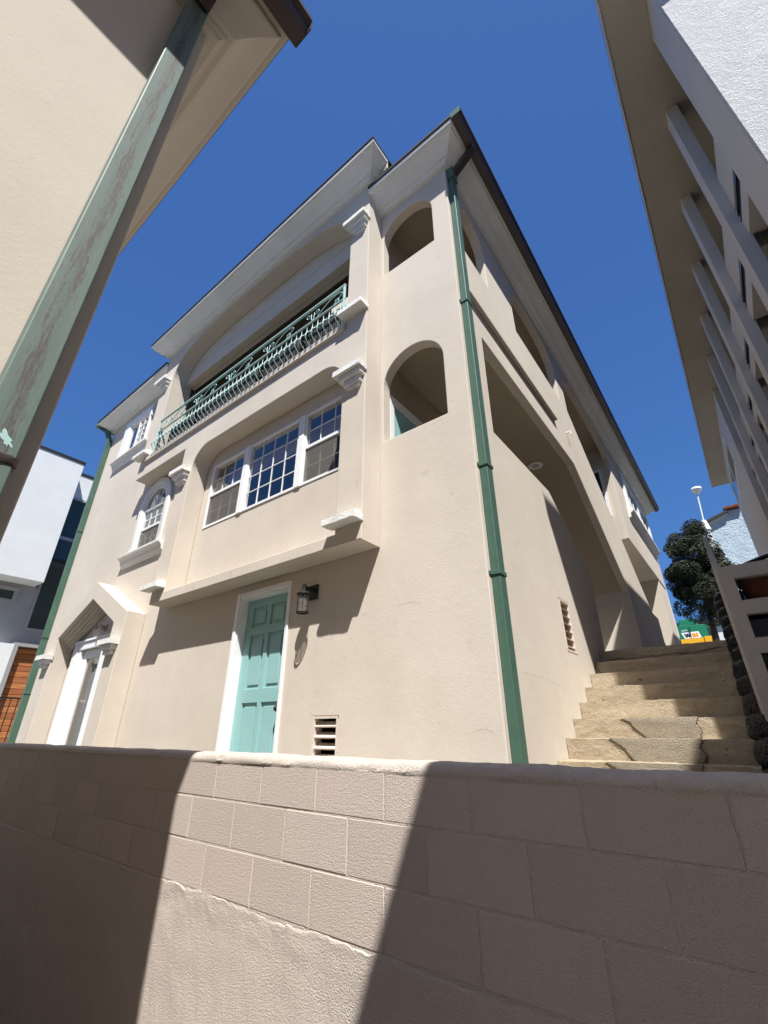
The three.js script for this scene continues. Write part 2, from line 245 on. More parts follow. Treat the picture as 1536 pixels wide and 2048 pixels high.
// ------------------------------------------------------------------ the house
const XC = -1.345, XL = -10.6, ZB = 0.27, WT = 0.12;
const house = thing('stucco_house', 'three storey beige stucco house with teal doors, arched openings and balcony', 'house', [-6, -0.74, -5]);
{
  const wx = (x0, x1, y0, y1) => [[x0, y0], [x1, y0], [x1, y1], [x0, y1]];
  const holes = [
    archHole(-2.335, -1.575, 2.675, 3.40, 0.38), archHole(-2.335, -1.575, 5.25, 5.91, 0.38),
    wx(-4.39, -3.57, -0.72, 1.37), wx(-3.107, -2.81, -0.30, 0.12), wx(-5.60, -2.80, 2.57, 3.63),
    wx(-7.31, -2.69, 4.37, 6.17), archHole(-7.64, -6.94, 2.71, 3.47, 0.36), wx(-9.50, -8.58, 5.29, 6.14), wx(-8.66, -7.86, -0.72, 1.21),
  ];
  put('front_wall', extF(shapeOf(wx(XL, XC, -0.76, 6.5), holes), -WT, 0, 0.008), MAT.stucco, house);
  // loggia lintel and jambs run deeper than the wall
  put('loggia_lintel', [B(-7.31, -2.69, 6.172, 6.499, -0.19, -WT - 0.002), B(-7.70, -2.38, 6.503, 6.96, -0.19, 0.0)], MAT.stucco, house);
  // bay: frame of pilasters, slab, arch
  const rr = (x0, x1, y0, y1, r) => { const o = [[x0, y0], [x1, y0]]; for (let i = 0; i <= 10; i++) { const t = Math.PI / 2 * i / 10; o.push([x1 - r + r * Math.cos(t), y1 - r + r * Math.sin(t)]); } for (let i = 0; i <= 10; i++) { const t = Math.PI / 2 * (1 + i / 10); o.push([x0 + r + r * Math.cos(t), y1 - r + r * Math.sin(t)]); } return o; };
  const bigArch = (() => { const o = [[-7.31, 4.30], [-2.69, 4.30]], c = -5.0, hw = 2.31, n = 40; for (let i = 0; i <= n; i++) { const t = Math.PI * i / n, e = 0.62; const cx = Math.cos(t), sx = Math.sin(t); o.push([c + hw * Math.sign(cx) * Math.pow(Math.abs(cx), e), 6.08 + 0.82 * Math.pow(sx, e + 0.12)]); } return o; })();
  const outer = [[-7.714, 4.01], [-6.09, 4.01], [-6.09, 1.52], [-2.37, 1.52], [-2.37, 6.96], [-7.714, 6.96]];
  put('bay_front', extF(shapeOf(outer, [rr(-5.75, -2.70, 1.645, 3.855, 0.34), bigArch]), 0.002, ZB, 0.009), MAT.stucco, house);
  put('bay_parapet', B(-7.71, -2.374, 6.962, 7.20, 0.05, ZB - 0.004), MAT.stucco, house);
  put('balcony_ledge', B(-7.50, -2.705, 4.285, 4.372, 0.005, 0.312, 0.006), MAT.stucco, house);
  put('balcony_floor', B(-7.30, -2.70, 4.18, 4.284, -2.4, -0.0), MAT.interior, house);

  // mouldings
  const prof = (y, p = 1) => [[-0.02, y], [0.045 * p, y + 0.004], [0.05 * p, y + 0.022], [0.066 * p, y + 0.03], [0.068 * p, y + 0.044], [0.098 * p, y + 0.05], [0.112 * p, y + 0.062], [0.135 * p, y + 0.092], [0.17 * p, y + 0.122], [0.215 * p, y + 0.148], [0.255 * p, y + 0.172], [0.264 * p, y + 0.19], [0.292 * p, y + 0.194], [0.298 * p, y + 0.205], [0.298 * p, y + 0.265], [-0.02, y + 0.265]];
  put('cornice', sweep(prof(6.5), [[-2.372, 0], [XC, 0], [XC, -13.0], [-10.6, -13.0], [XL, 0], [-7.716, 0]].map(([x, z]) => [x, z]).reverse()), MAT.cornice, house, { smooth: 0.5 });
  put('bay_cornice', sweep(prof(6.955), [[-7.714, 0.06], [-7.714, ZB], [-2.37, ZB], [-2.37, 0.24]].reverse()), MAT.cornice, house, { smooth: 0.5 });
  put('bay_roof_edge', B(-8.02, -2.062, 7.221, 7.243, 0.02, 0.585), MAT.darkEdge, house);
  put('broken_corner', rough(denseBox(-2.36, -2.075, 7.0, 7.215, 0.225, 0.25, 0.03), 0.02, 3), MAT.mortar, house);
  const roof = put('roof', [B(-10.93, -7.718, 6.768, 6.803, -13.33, 0.318), B(-2.366, -1.03, 6.768, 6.803, -13.33, 0.318), B(-7.717, -2.367, 6.768, 6.803, -13.33, -0.195)], MAT.darkEdge, house);
  { // low hip roof above
    const r = [[-10.9, 6.806, -0.3], [-1.06, 6.806, -0.3], [-1.06, 6.806, -13.3], [-10.9, 6.806, -13.3], [-6, 7.35, -4.6], [-6, 7.35, -8.4]]; const f = [[0, 1, 4], [1, 2, 5], [1, 5, 4], [2, 3, 5], [3, 0, 4], [3, 4, 5]];
    const g = new THREE.BufferGeometry(); g.setAttribute('position', new THREE.Float32BufferAttribute(f.flatMap((t) => t.flatMap((i) => r[i])), 3)); g.computeVertexNormals(); put('hip', g, MAT.tile, roof);
  }
  // gutter along the side and its leader
  const gut = (y) => [[0.30, y], [0.385, y], [0.40, y + 0.03], [0.405, y + 0.07], [0.43, y + 0.085], [0.43, y + 0.115], [0.42, y + 0.115], [0.39, y + 0.08], [0.385, y + 0.012], [0.31, y + 0.012], [0.31, y + 0.11], [0.30, y + 0.11]];
  const gt = sub('gutter', house);
  put('trough', sweep(gut(6.66), [[XC, 0.335], [XC, -13.3]].reverse()), MAT.gutterBrown, gt);
  put('end_cap', B(-1.045, -0.918, 6.66, 6.775, 0.335, 0.343), MAT.greenPipe, gt);
  put('leader', bar([-0.975, 6.655, -0.10], [-1.30, 6.40, -0.10], 0.085, 0.075, 0.006), MAT.gutterBrown, gt);
  const dsp = sub('downspout', house);
  put('pipe', B(XC + 0.003, XC + 0.073, -0.72, 6.46, -0.155, -0.05, 0.006), MAT.greenPipe, dsp);
  for (const y of [4.03, 2.02, 1.06]) put('strap', [B(XC + 0.001, XC + 0.081, y, y + 0.032, -0.165, -0.040, 0.003), B(XC + 0.001, XC + 0.010, y + 0.004, y + 0.028, -0.04, -0.012)], MAT.greenPipe, dsp);
  put('outlet_box', B(XC + 0.002, XC + 0.09, 6.28, 6.50, -0.165, -0.035, 0.008), MAT.greenPipe, dsp);
  const dl = sub('downspout', house);
  put('pipe', B(-10.605, -10.528, -0.72, 6.22, 0.004, 0.105, 0.006), MAT.greenPipe, dl);
  for (const y of [3.85, 1.62, 0.62]) put('strap', B(-10.612, -10.518, y, y + 0.03, 0.002, 0.113, 0.003), MAT.greenPipe, dl);
  put('elbow', [bar([-10.567, 6.20, 0.055], [-10.72, 6.50, 0.10], 0.09, 0.085, 0.006), bar([-10.72, 6.49, 0.10], [-10.98, 6.70, 0.2], 0.08, 0.07, 0.006)], MAT.greenPipe, dl);
  put('left_gutter', sweep(gut(6.66), [[XL, -13.3], [XL, 0.31]].reverse()), MAT.greenPipe, house);

  // pilaster caps and plinths
  const corbel = (x0, x1, y, z = ZB, d = 0.13) => { const c = (x0 + x1) / 2, w = (x1 - x0) / 2; const k = sub('pilaster_cap', house);
    put('cap_slab', rough(denseBox(c - w, c + w, y, y + 0.068, z - 0.01, z + d, 0.04), 0.004, 4), MAT.trim, k, { smooth: 0.7 });
    put('cap_step', B(c - w + 0.045, c + w - 0.02, y - 0.07, y - 0.001, z - 0.01, z + d - 0.04, 0.012), MAT.trim, k); put('cap_step', B(c - w + 0.10, c + w - 0.05, y - 0.15, y - 0.071, z - 0.01, z + d - 0.075, 0.012), MAT.trim, k); put('cap_step', B(c - w + 0.14, c + w - 0.075, y - 0.19, y - 0.151, z - 0.01, z + d - 0.095, 0.008), MAT.trim, k); };
  const plinth = (x0, x1, y, z = ZB, d = 0.13) => { const k = sub('pilaster_plinth', house);
    put('plinth_slab', rough(denseBox(x0, x1, y, y + 0.06, z - 0.01, z + d, 0.04), 0.005, 4), MAT.trim, k, { smooth: 0.7 }); put('plinth_top', rough(denseBox(x0 + 0.05, x1 - 0.03, y + 0.055, y + 0.10, z - 0.01, z + d * 0.55, 0.04), 0.005, 5), MAT.trim, k, { smooth: 0.7 }); };
  corbel(-2.725, -2.355, 6.15); plinth(-2.73, -2.355, 4.43); corbel(-2.735, -2.355, 3.475); plinth(-2.75, -2.36, 1.695);
  corbel(-7.79, -7.375, 6.15); plinth(-7.81, -7.37, 4.42); corbel(-6.15, -5.77, 3.475); plinth(-6.17, -5.755, 1.695);

  // side wall: arches, stair parapet, porch parapet
  const arcS = (z0, z1, ys, rise, n = 20, e = 1) => { const o = [], c = (z0 + z1) / 2, r = Math.abs(z1 - z0) / 2; for (let i = 0; i <= n; i++) { const t = Math.PI * i / n, cx = Math.cos(t); o.push([c + r * Math.sign(cx) * Math.pow(Math.abs(cx), e), ys + rise * Math.pow(Math.sin(t), e)]); } return o; };
  const side = [[-WT - 0.001, -0.76], [-WT - 0.001, 6.5], [-13, 6.5], [-13, 3.955], [-7.80, 3.955], [-7.80, 5.75], ...arcS(-4.24, -7.80, 5.85, 0.56, 24, 0.75).reverse(), [-4.22, 5.27], [-9.3, 1.76], [-9.3, 1.2], [-6.09, 0.6], [-6.09, 2.33], [-3.81, 3.93], [-0.505, 3.93], [-0.49, 2.64], [-2.03, 2.65], [-3.28, 1.90], [-3.19, 0.6], [-3.19, -0.76]];
  put('side_wall', extS(shapeOf(side, [archHole(-0.96, -0.22, 5.235, 5.85, 0.40), (() => { const o = [[-3.80, 5.25], [-1.88, 5.25]]; o.push(...arcS(-1.88, -3.80, 5.80, 0.56, 24, 0.8)); return o; })(), [[-1.97, 0.71], [-1.655, 0.71], [-1.655, 1.24], [-1.97, 1.24]]]), XC - WT, XC, 0.008), MAT.stucco, house);
  put('drip_ledge', B(XC + 0.001, XC + 0.055, 4.34, 4.40, -3.06, -0.20, 0.006), MAT.stucco, house);
  put('rear_wing', B(-3.2, XC - 0.03, 3.957, 6.49, -12.98, -7.803), MAT.stucco, house);
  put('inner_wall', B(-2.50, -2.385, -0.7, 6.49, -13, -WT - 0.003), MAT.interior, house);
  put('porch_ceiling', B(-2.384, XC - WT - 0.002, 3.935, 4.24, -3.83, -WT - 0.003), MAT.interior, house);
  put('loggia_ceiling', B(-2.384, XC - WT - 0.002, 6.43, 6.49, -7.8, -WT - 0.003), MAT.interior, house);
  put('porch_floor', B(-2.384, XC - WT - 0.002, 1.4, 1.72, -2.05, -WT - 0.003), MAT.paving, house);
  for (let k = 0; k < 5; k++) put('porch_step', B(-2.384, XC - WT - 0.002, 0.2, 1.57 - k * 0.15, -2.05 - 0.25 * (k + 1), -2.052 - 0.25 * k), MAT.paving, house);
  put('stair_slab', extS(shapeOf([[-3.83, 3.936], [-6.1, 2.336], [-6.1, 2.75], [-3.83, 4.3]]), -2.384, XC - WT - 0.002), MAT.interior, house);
  put('stair_pier', B(-2.384, XC - 0.004, 0.4, 2.37, -9.2, -6.093), MAT.stucco, house);
  put('rear_wall', B(-3.6, -2.0, 0.6, 3.953, -13.0, -11.72), MAT.stucco, house);
  put('end_pier', B(-2.0, XC - 0.02, 0.6, 3.953, -13.0, -11.7), MAT.stucco, house);
  put('back_wall', B(XL, XC, -0.7, 6.49, -13.0, -12.9), MAT.stucco, house); put('left_wall', B(XL + 0.003, XL + 0.12, -0.7, 6.49, -12.89, -WT - 0.003), MAT.stucco, house);
  { const c = put('ceiling_light', (() => { const g = new THREE.CylinderGeometry(0.11, 0.12, 0.02, 24); g.translate(-1.86, 3.923, -3.45); return g; })(), MAT.vinyl, house); put('lens', (() => { const g = new THREE.CylinderGeometry(0.055, 0.055, 0.008, 20); g.translate(-1.86, 3.909, -3.45); return g; })(), MAT.steel, c); }
  { const f = sub('wall_bracket', house); put('arm', [bar([XC, 4.50, -3.72], [XC + 0.07, 4.50, -3.72], 0.02, 0.02), bar([XC + 0.07, 4.44, -3.72], [XC + 0.07, 4.53, -3.72], 0.02, 0.02)], MAT.trim, f); }
  // teal porch door with an oval light, inside the lower arch
  const pd = sub('porch_door', house);
  put('casing', [B(-2.384, -2.35, 1.72, 3.41, -1.13, -1.03, 0.004), B(-2.384, -2.35, 1.72, 3.41, -0.22, -0.14, 0.004), B(-2.384, -2.348, 3.30, 3.41, -1.029, -0.221, 0.004)], MAT.vinyl, pd);
  put('leaf', B(-2.384, -2.36, 1.73, 3.298, -1.028, -0.222), MAT.tealDoor, pd);
  { const g = new THREE.CylinderGeometry(0.2, 0.2, 0.012, 32); g.rotateZ(Math.PI / 2); g.scale(1, 2.2, 1); g.translate(-2.352, 2.72, -0.62); put('oval_glass', g, MAT.modernGlass, pd); }
  // rooms behind
  put('room', [B(-10.4, -2.52, -0.7, -0.66, -6, -0.3), B(-10.4, -2.52, 4.0, 4.06, -6, -0.3), B(-10.4, -2.52, 1.44, 1.52, -6, -0.3), B(-10.4, -2.52, -0.6, 6.4, -6.1, -6)], MAT.roomWarm, house);
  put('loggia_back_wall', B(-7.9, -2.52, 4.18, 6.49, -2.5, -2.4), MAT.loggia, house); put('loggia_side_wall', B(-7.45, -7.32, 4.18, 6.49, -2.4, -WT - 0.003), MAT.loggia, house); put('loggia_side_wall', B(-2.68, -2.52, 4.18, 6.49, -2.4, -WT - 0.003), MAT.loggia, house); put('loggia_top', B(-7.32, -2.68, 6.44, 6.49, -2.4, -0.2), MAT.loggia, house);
}
// windows
function windowAt(parent, x0, x1, y0, y1, zf, cols, rows, { fw = 0.036, mid = 0, screenBelow = 0, mw = 0.010, slider = 0 } = {}) {
  const w = sub('window', parent), d0 = zf - 0.07;
  put('frame', [B(x0, x0 + fw, y0, y1, d0, zf, 0.004), B(x1 - fw, x1, y0, y1, d0, zf, 0.004), B(x0 + fw, x1 - fw, y1 - fw, y1, d0, zf - 0.002, 0.004), B(x0 + fw, x1 - fw, y0, y0 + fw, d0, zf - 0.002, 0.004)], MAT.vinyl, w);
  const parts = mid ? [[y0 + fw, mid - 0.02, rows / 2, true], [mid + 0.02, y1 - fw, rows / 2, false]] : [[y0 + fw, y1 - fw, rows, false]];
  if (mid) put('meeting_rail', B(x0 + fw, x1 - fw, mid - 0.022, mid + 0.022, d0 + 0.01, zf - 0.005, 0.004), MAT.vinyl, w);
  for (const [a, b, nr, low] of parts) {
    const zg = zf - (low ? 0.05 : 0.035), cw = (x1 - x0 - 2 * fw) / cols, ch = (b - a) / nr, inset = mw / 2;
    for (let i = 0; i < cols; i++) for (let j = 0; j < nr; j++) put('pane', B(x0 + fw + i * cw + (i ? inset : 0), x0 + fw + (i + 1) * cw - (i < cols - 1 ? inset : 0), a + j * ch + (j ? inset : 0), a + (j + 1) * ch - (j < nr - 1 ? inset : 0), zg - 0.002, zg + 0.002), MAT.glass, w);
    for (let i = 1; i < cols; i++) put('muntin', B(x0 + fw + i * cw - inset, x0 + fw + i * cw + inset, a, b, zg - 0.008, zg + 0.008), MAT.vinyl, w);
    for (let j = 1; j < nr; j++) put('muntin', B(x0 + fw, x1 - fw, a + j * ch - inset, a + j * ch + inset, zg - 0.007, zg + 0.007), MAT.vinyl, w);
    if (low && screenBelow) put('insect_screen', B(x0 + fw, x1 - fw - screenBelow, a, b, zf - 0.022, zf - 0.019), MAT.screen, w);
  }
  return w;
}
{
  windowAt(house, -5.585, -4.78, 2.575, 3.62, 0.012, 3, 4, { mid: 3.10, screenBelow: 0.001 });
  windowAt(house, -4.70, -3.65, 2.575, 3.62, 0.016, 4, 4);
  windowAt(house, -3.57, -2.81, 2.575, 3.62, 0.012, 3, 4, { mid: 3.10, screenBelow: 0.17 });
  put('window_mullion', B(-4.785, -4.695, 2.575, 3.62, -0.06, 0.026, 0.004), MAT.vinyl, house); put('window_mullion', B(-3.655, -3.565, 2.575, 3.62, -0.06, 0.026, 0.004), MAT.vinyl, house);
  put('window_reveal', B(-5.60, -2.80, 3.622, 3.628, -0.11, 0.0), MAT.vinyl, house);
  put('room_box', [B(-5.75, -2.7, 2.3, 3.9, -1.25, -1.2), B(-5.75, -5.70, 2.3, 3.9, -1.2, -WT - 0.004), B(-2.72, -2.69, 2.3, 3.9, -1.2, -WT - 0.004), B(-5.7, -2.72, 2.3, 2.4, -1.2, -WT - 0.004), B(-5.7, -2.72, 3.8, 3.9, -1.2, -WT - 0.004)], MAT.room, house);
  put('roller_blind', B(-5.56, -2.83, 3.36, 3.60, -0.24, -0.235), MAT.curtain, house);
  // top left window with moulded surround and sill
  const w3 = windowAt(house, -9.48, -8.60, 5.30, 6.13, 0.03, 1, 1);
  for (let i = 0; i < 1; i++) { const x0 = -9.04, x1 = -8.645; for (let c = 1; c < 2; c++) put('muntin', B((x0 + x1) / 2 - 0.005, (x0 + x1) / 2 + 0.005, 5.345, 6.085, 0.0, 0.016), MAT.vinyl, w3); for (let r = 1; r < 5; r++) put('muntin', B(x0, x1, 5.345 + 0.148 * r - 0.005, 5.345 + 0.148 * r + 0.005, 0.001, 0.015), MAT.vinyl, w3); put('meeting_rail', B(-9.07, -9.03, 5.345, 6.085, -0.03, 0.026), MAT.vinyl, w3); }
  put('room_box', [B(-9.7, -8.4, 5.1, 6.3, -0.95, -0.9), B(-9.66, -8.45, 6.2, 6.25, -0.9, -WT - 0.004), B(-9.7, -9.66, 5.1, 6.3, -0.9, -WT - 0.004), B(-8.45, -8.4, 5.1, 6.3, -0.9, -WT - 0.004)], MAT.room, house);
  put('surround', [B(-9.74, -9.50, 5.29, 6.32, 0.001, 0.05, 0.008), B(-8.58, -8.53, 5.29, 6.32, 0.001, 0.05, 0.008), B(-9.499, -8.581, 6.14, 6.32, 0.001, 0.048, 0.008)], MAT.vinyl, house);
  const sillProf = (y) => [[-0.005, y], [0.02, y + 0.005], [0.035, y + 0.04], [0.05, y + 0.055], [0.06, y + 0.10], [0.09, y + 0.14], [0.115, y + 0.15], [0.12, y + 0.165], [0.12, y + 0.19], [-0.005, y + 0.195]];
  const sill = (x0, x1, y) => put('sill', sweep(sillProf(y), [[x0, 0.0], [x1, 0.0]].map(([x, z]) => [x, z]).reverse()), MAT.trim, house, { smooth: 0.4 });
  sill(-9.84, -8.26, 5.09); sill(-7.98, -6.62, 2.48);
  // arched window
  const aw = sub('arched_window', house), ring = (g0, g1, z0, z1, mat, nm) => { const s = shapeOf([[-7.29 + g0, 2.70], [-7.29 + g1, 2.70], ...archPts(-7.29 - g1, -7.29 + g1, 3.48, g1 + 0.01), [-7.29 - g1, 2.70], [-7.29 - g0, 2.70], ...archPts(-7.29 - g0, -7.29 + g0, 3.48, g0 + 0.01).reverse()]); put(nm, extF(s, z0, z1, 0.008), mat, aw, { smooth: 0.6 }); };
  ring(0.40, 0.52, 0.001, 0.045, MAT.trim, 'surround'); ring(0.352, 0.42, 0.001, 0.03, MAT.trim, 'surround_bead'); ring(0.325, 0.352, -0.05, 0.018, MAT.vinyl, 'frame');
  put('transom', B(-7.59, -6.99, 3.44, 3.49, -0.03, 0.02, 0.004), MAT.vinyl, aw); put('meeting_rail', B(-7.59, -6.99, 3.06, 3.10, -0.03, 0.024, 0.004), MAT.vinyl, aw);
  for (const [a, b] of [[2.71, 3.06], [3.10, 3.44]]) { for (let i = 0; i < 3; i++) for (let j = 0; j < 2; j++) put('pane', B(-7.59 + 0.2 * i, -7.59 + 0.2 * (i + 1) - 0.012, a + (b - a) / 2 * j, a + (b - a) / 2 * (j + 1) - 0.01, -0.014, -0.010), MAT.glass, aw); for (let i = 1; i < 3; i++) put('muntin', B(-7.604 + 0.2 * i, -7.59 + 0.2 * i, a, b, -0.018, -0.004), MAT.vinyl, aw); put('muntin', B(-7.59, -6.99, (a + b) / 2 - 0.008, (a + b) / 2 + 0.006, -0.017, -0.005), MAT.vinyl, aw); }
  put('fan_pane', extF(shapeOf([[-7.59, 3.49], [-6.99, 3.49], ...archPts(-7.59, -6.99, 3.495, 0.3)]), -0.014, -0.010), MAT.glass, aw);
  for (const t of [0.32, 0.5, 0.68]) put('muntin', bar([-7.29, 3.49, -0.008], [-7.29 + 0.3 * Math.cos(Math.PI * t), 3.49 + 0.3 * Math.sin(Math.PI * t), -0.008], 0.012, 0.012), MAT.vinyl, aw);
  put('insect_screen', B(-7.59, -6.99, 2.71, 3.06, 0.006, 0.009), MAT.screen, aw);
  put('room_box', [B(-7.8, -6.8, 2.5, 4.0, -0.85, -0.8), B(-7.76, -6.84, 3.9, 3.95, -0.8, -WT - 0.004), B(-7.8, -7.76, 2.5, 4, -0.8, -WT - 0.004), B(-6.84, -6.8, 2.5, 4, -0.8, -WT - 0.004)], MAT.room, house);
  // street-side windows of the rear wing, and the slider seen through the stair opening
  const rw = sub('rear_window', house);
  put('frame', [B(XC + 0.001, XC + 0.06, 5.10, 6.30, -9.25, -9.0, 0.006), B(XC + 0.001, XC + 0.06, 5.10, 6.30, -10.95, -10.7, 0.006), B(XC + 0.001, XC + 0.06, 5.10, 6.30, -12.65, -12.4, 0.006), B(XC + 0.001, XC + 0.05, 6.15, 6.30, -12.4, -9.25), B(XC + 0.001, XC + 0.05, 5.10, 5.20, -12.4, -9.25)], MAT.vinyl, rw);
  put('pane', B(XC + 0.002, XC + 0.012, 5.2, 6.15, -10.7, -9.25), MAT.modernGlass, rw); put('pane', B(XC + 0.002, XC + 0.012, 5.2, 6.15, -12.4, -10.95), MAT.modernGlass, rw);
  for (const z of [-9.75, -10.2, -11.5, -11.95]) put('muntin', B(XC + 0.003, XC + 0.03, 5.2, 6.15, z - 0.02, z + 0.02), MAT.vinyl, rw);
  put('sill', extF(shapeOf([[0, 4.86], [0.05, 4.88], [0.06, 4.98], [0.12, 5.02], [0.14, 5.06], [0.14, 5.098], [0, 5.098]]), -12.75, -8.85).translate(XC + 0.001, 0, 0), MAT.cornice, house);
  const sw = sub('wing_window', house);
  put('frame', [B(-2.30, -2.24, 4.55, 5.85, -7.80, -7.76), B(-1.62, -1.56, 4.55, 5.85, -7.80, -7.76), B(-2.24, -1.62, 5.79, 5.85, -7.80, -7.76), B(-2.24, -1.62, 5.17, 5.23, -7.80, -7.76), B(-2.24, -1.62, 4.55, 4.61, -7.80, -7.76)], MAT.vinyl, sw);
  put('pane', B(-2.24, -1.62, 4.61, 5.17, -7.801, -7.785), MAT.modernGlass, sw); put('pane', B(-2.24, -1.62, 5.23, 5.79, -7.801, -7.785), MAT.modernGlass, sw);
}
for (const [pts, pl, off, w] of [[[[-0.45, 0.40], [-0.8, 0.40], [-1.2, 0.37], [-1.45, 0.32]], 'x', XC + 0.0015, 0.0008], [[[-1.62, -0.02], [-1.5, 0.02], [-1.42, 0.0]], 'z', 0.0015, 0.0008], [[[-1.85, 2.63], [-1.72, 2.62], [-1.6, 2.645]], 'z', 0.0015, 0.0008], [[[-4.3, 1.60], [-4.28, 1.56], [-4.29, 1.53]], 'z', ZB + 0.0015, 0.002], [[[-2.9, 1.86], [-2.86, 1.70]], 'z', 0.0015, 0.0009], [[[-2.2, 0.95], [-2.05, 0.96], [-1.95, 0.93]], 'z', 0.0015, 0.0010]]) put('crack', ribbon(pts, w, pl, off, Math.round(off * 1e4 + pts[0][0] * 100)), MAT.hairCrack, house);
{ // teal six panel door
  const d = sub('teal_door', house);
  put('casing', [B(-4.445, -4.392, -0.72, 1.43, 0.001, 0.035, 0.006), B(-3.568, -3.54, -0.72, 1.43, 0.001, 0.02, 0.004), B(-4.391, -3.569, 1.372, 1.43, 0.001, 0.033, 0.006), B(-4.3895, -4.372, -0.72, 1.3695, -0.119, 0.02), B(-3.588, -3.5705, -0.72, 1.3695, -0.119, 0.012), B(-4.372, -3.588, 1.352, 1.3695, -0.119, 0.012)], MAT.vinyl, d);
  const x0 = -4.371, x1 = -3.589, y0 = -0.70, y1 = 1.351;
  const cols = [[x0 + 0.115, x0 + 0.36], [x1 - 0.36, x1 - 0.115]], rows = [[1.04, 1.262], [0.40, 0.955], [-0.52, 0.265]];
  const hl = []; for (const [a, b] of cols) for (const [c, e] of rows) hl.push([[a, c], [b, c], [b, e], [a, e]]);
  put('leaf', extF(shapeOf([[x0, y0], [x1, y0], [x1, y1], [x0, y1]], hl), -0.115, -0.078, 0.004), MAT.tealDoor, d);
  for (const [a, b] of cols) for (const [c, e] of rows) { const s = shapeOf([[a, c], [b, c], [b, e], [a, e]]); put('panel', [B(a, b, c, e, -0.118, -0.098), B(a + 0.035, b - 0.035, c + 0.035, e - 0.035, -0.0985, -0.086, 0.008)], MAT.tealDoor, d); }
  const k = new THREE.SphereGeometry(0.028, 16, 12); k.translate(-3.645, 0.20, -0.03); put('knob', [k, (() => { const g = new THREE.CylinderGeometry(0.02, 0.03, 0.04, 14); g.rotateX(Math.PI / 2); g.translate(-3.645, 0.20, -0.06); return g; })()], MAT.blackMetal, d);
  put('deadbolt', (() => { const g = new THREE.CylinderGeometry(0.022, 0.028, 0.03, 16); g.rotateX(Math.PI / 2); g.translate(-3.645, 0.345, -0.063); return g; })(), MAT.blackMetal, d);
}
function vent(name, axis, a0, a1, y0, y1, n) { // recessed louvre
  const v = sub(name, house);
  if (axis === 'z') { put('frame', [B(a0, a0 + 0.018, y0, y1, -0.1, 0.004), B(a1 - 0.018, a1, y0, y1, -0.1, 0.004), B(a0, a1, y1 - 0.018, y1, -0.1, 0.002)], MAT.louvre, v); for (let i = 0; i < n; i++) { const y = y1 - 0.055 - i * 0.083; put('slat', bar([(a0 + a1) / 2, y - 0.028, -0.008], [(a0 + a1) / 2, y + 0.012, -0.075], a1 - a0 - 0.036, 0.012), MAT.louvre, v); } }
  else { put('frame', [B(XC - 0.1, XC + 0.004, y0, y1, a1 - 0.02, a1), B(XC - 0.1, XC + 0.004, y0, y1, a0, a0 + 0.02), B(XC - 0.1, XC + 0.003, y0, y0 + 0.02, a0, a1), B(XC - 0.1, XC + 0.002, y1 - 0.02, y1, a0, a1)], MAT.louvre, v); for (let i = 0; i < n; i++) { const y = y1 - 0.06 - i * 0.078; put('slat', bar([XC - 0.008, y - 0.03, (a0 + a1) / 2], [XC - 0.07, y + 0.012, (a0 + a1) / 2], a1 - a0 - 0.04, 0.012), MAT.louvre, v); } }
}
vent('wall_vent', 'z', -3.107, -2.81, -0.30, 0.12, 5); vent('wall_vent', 'x', -1.97, -1.655, 0.71, 1.24, 6);
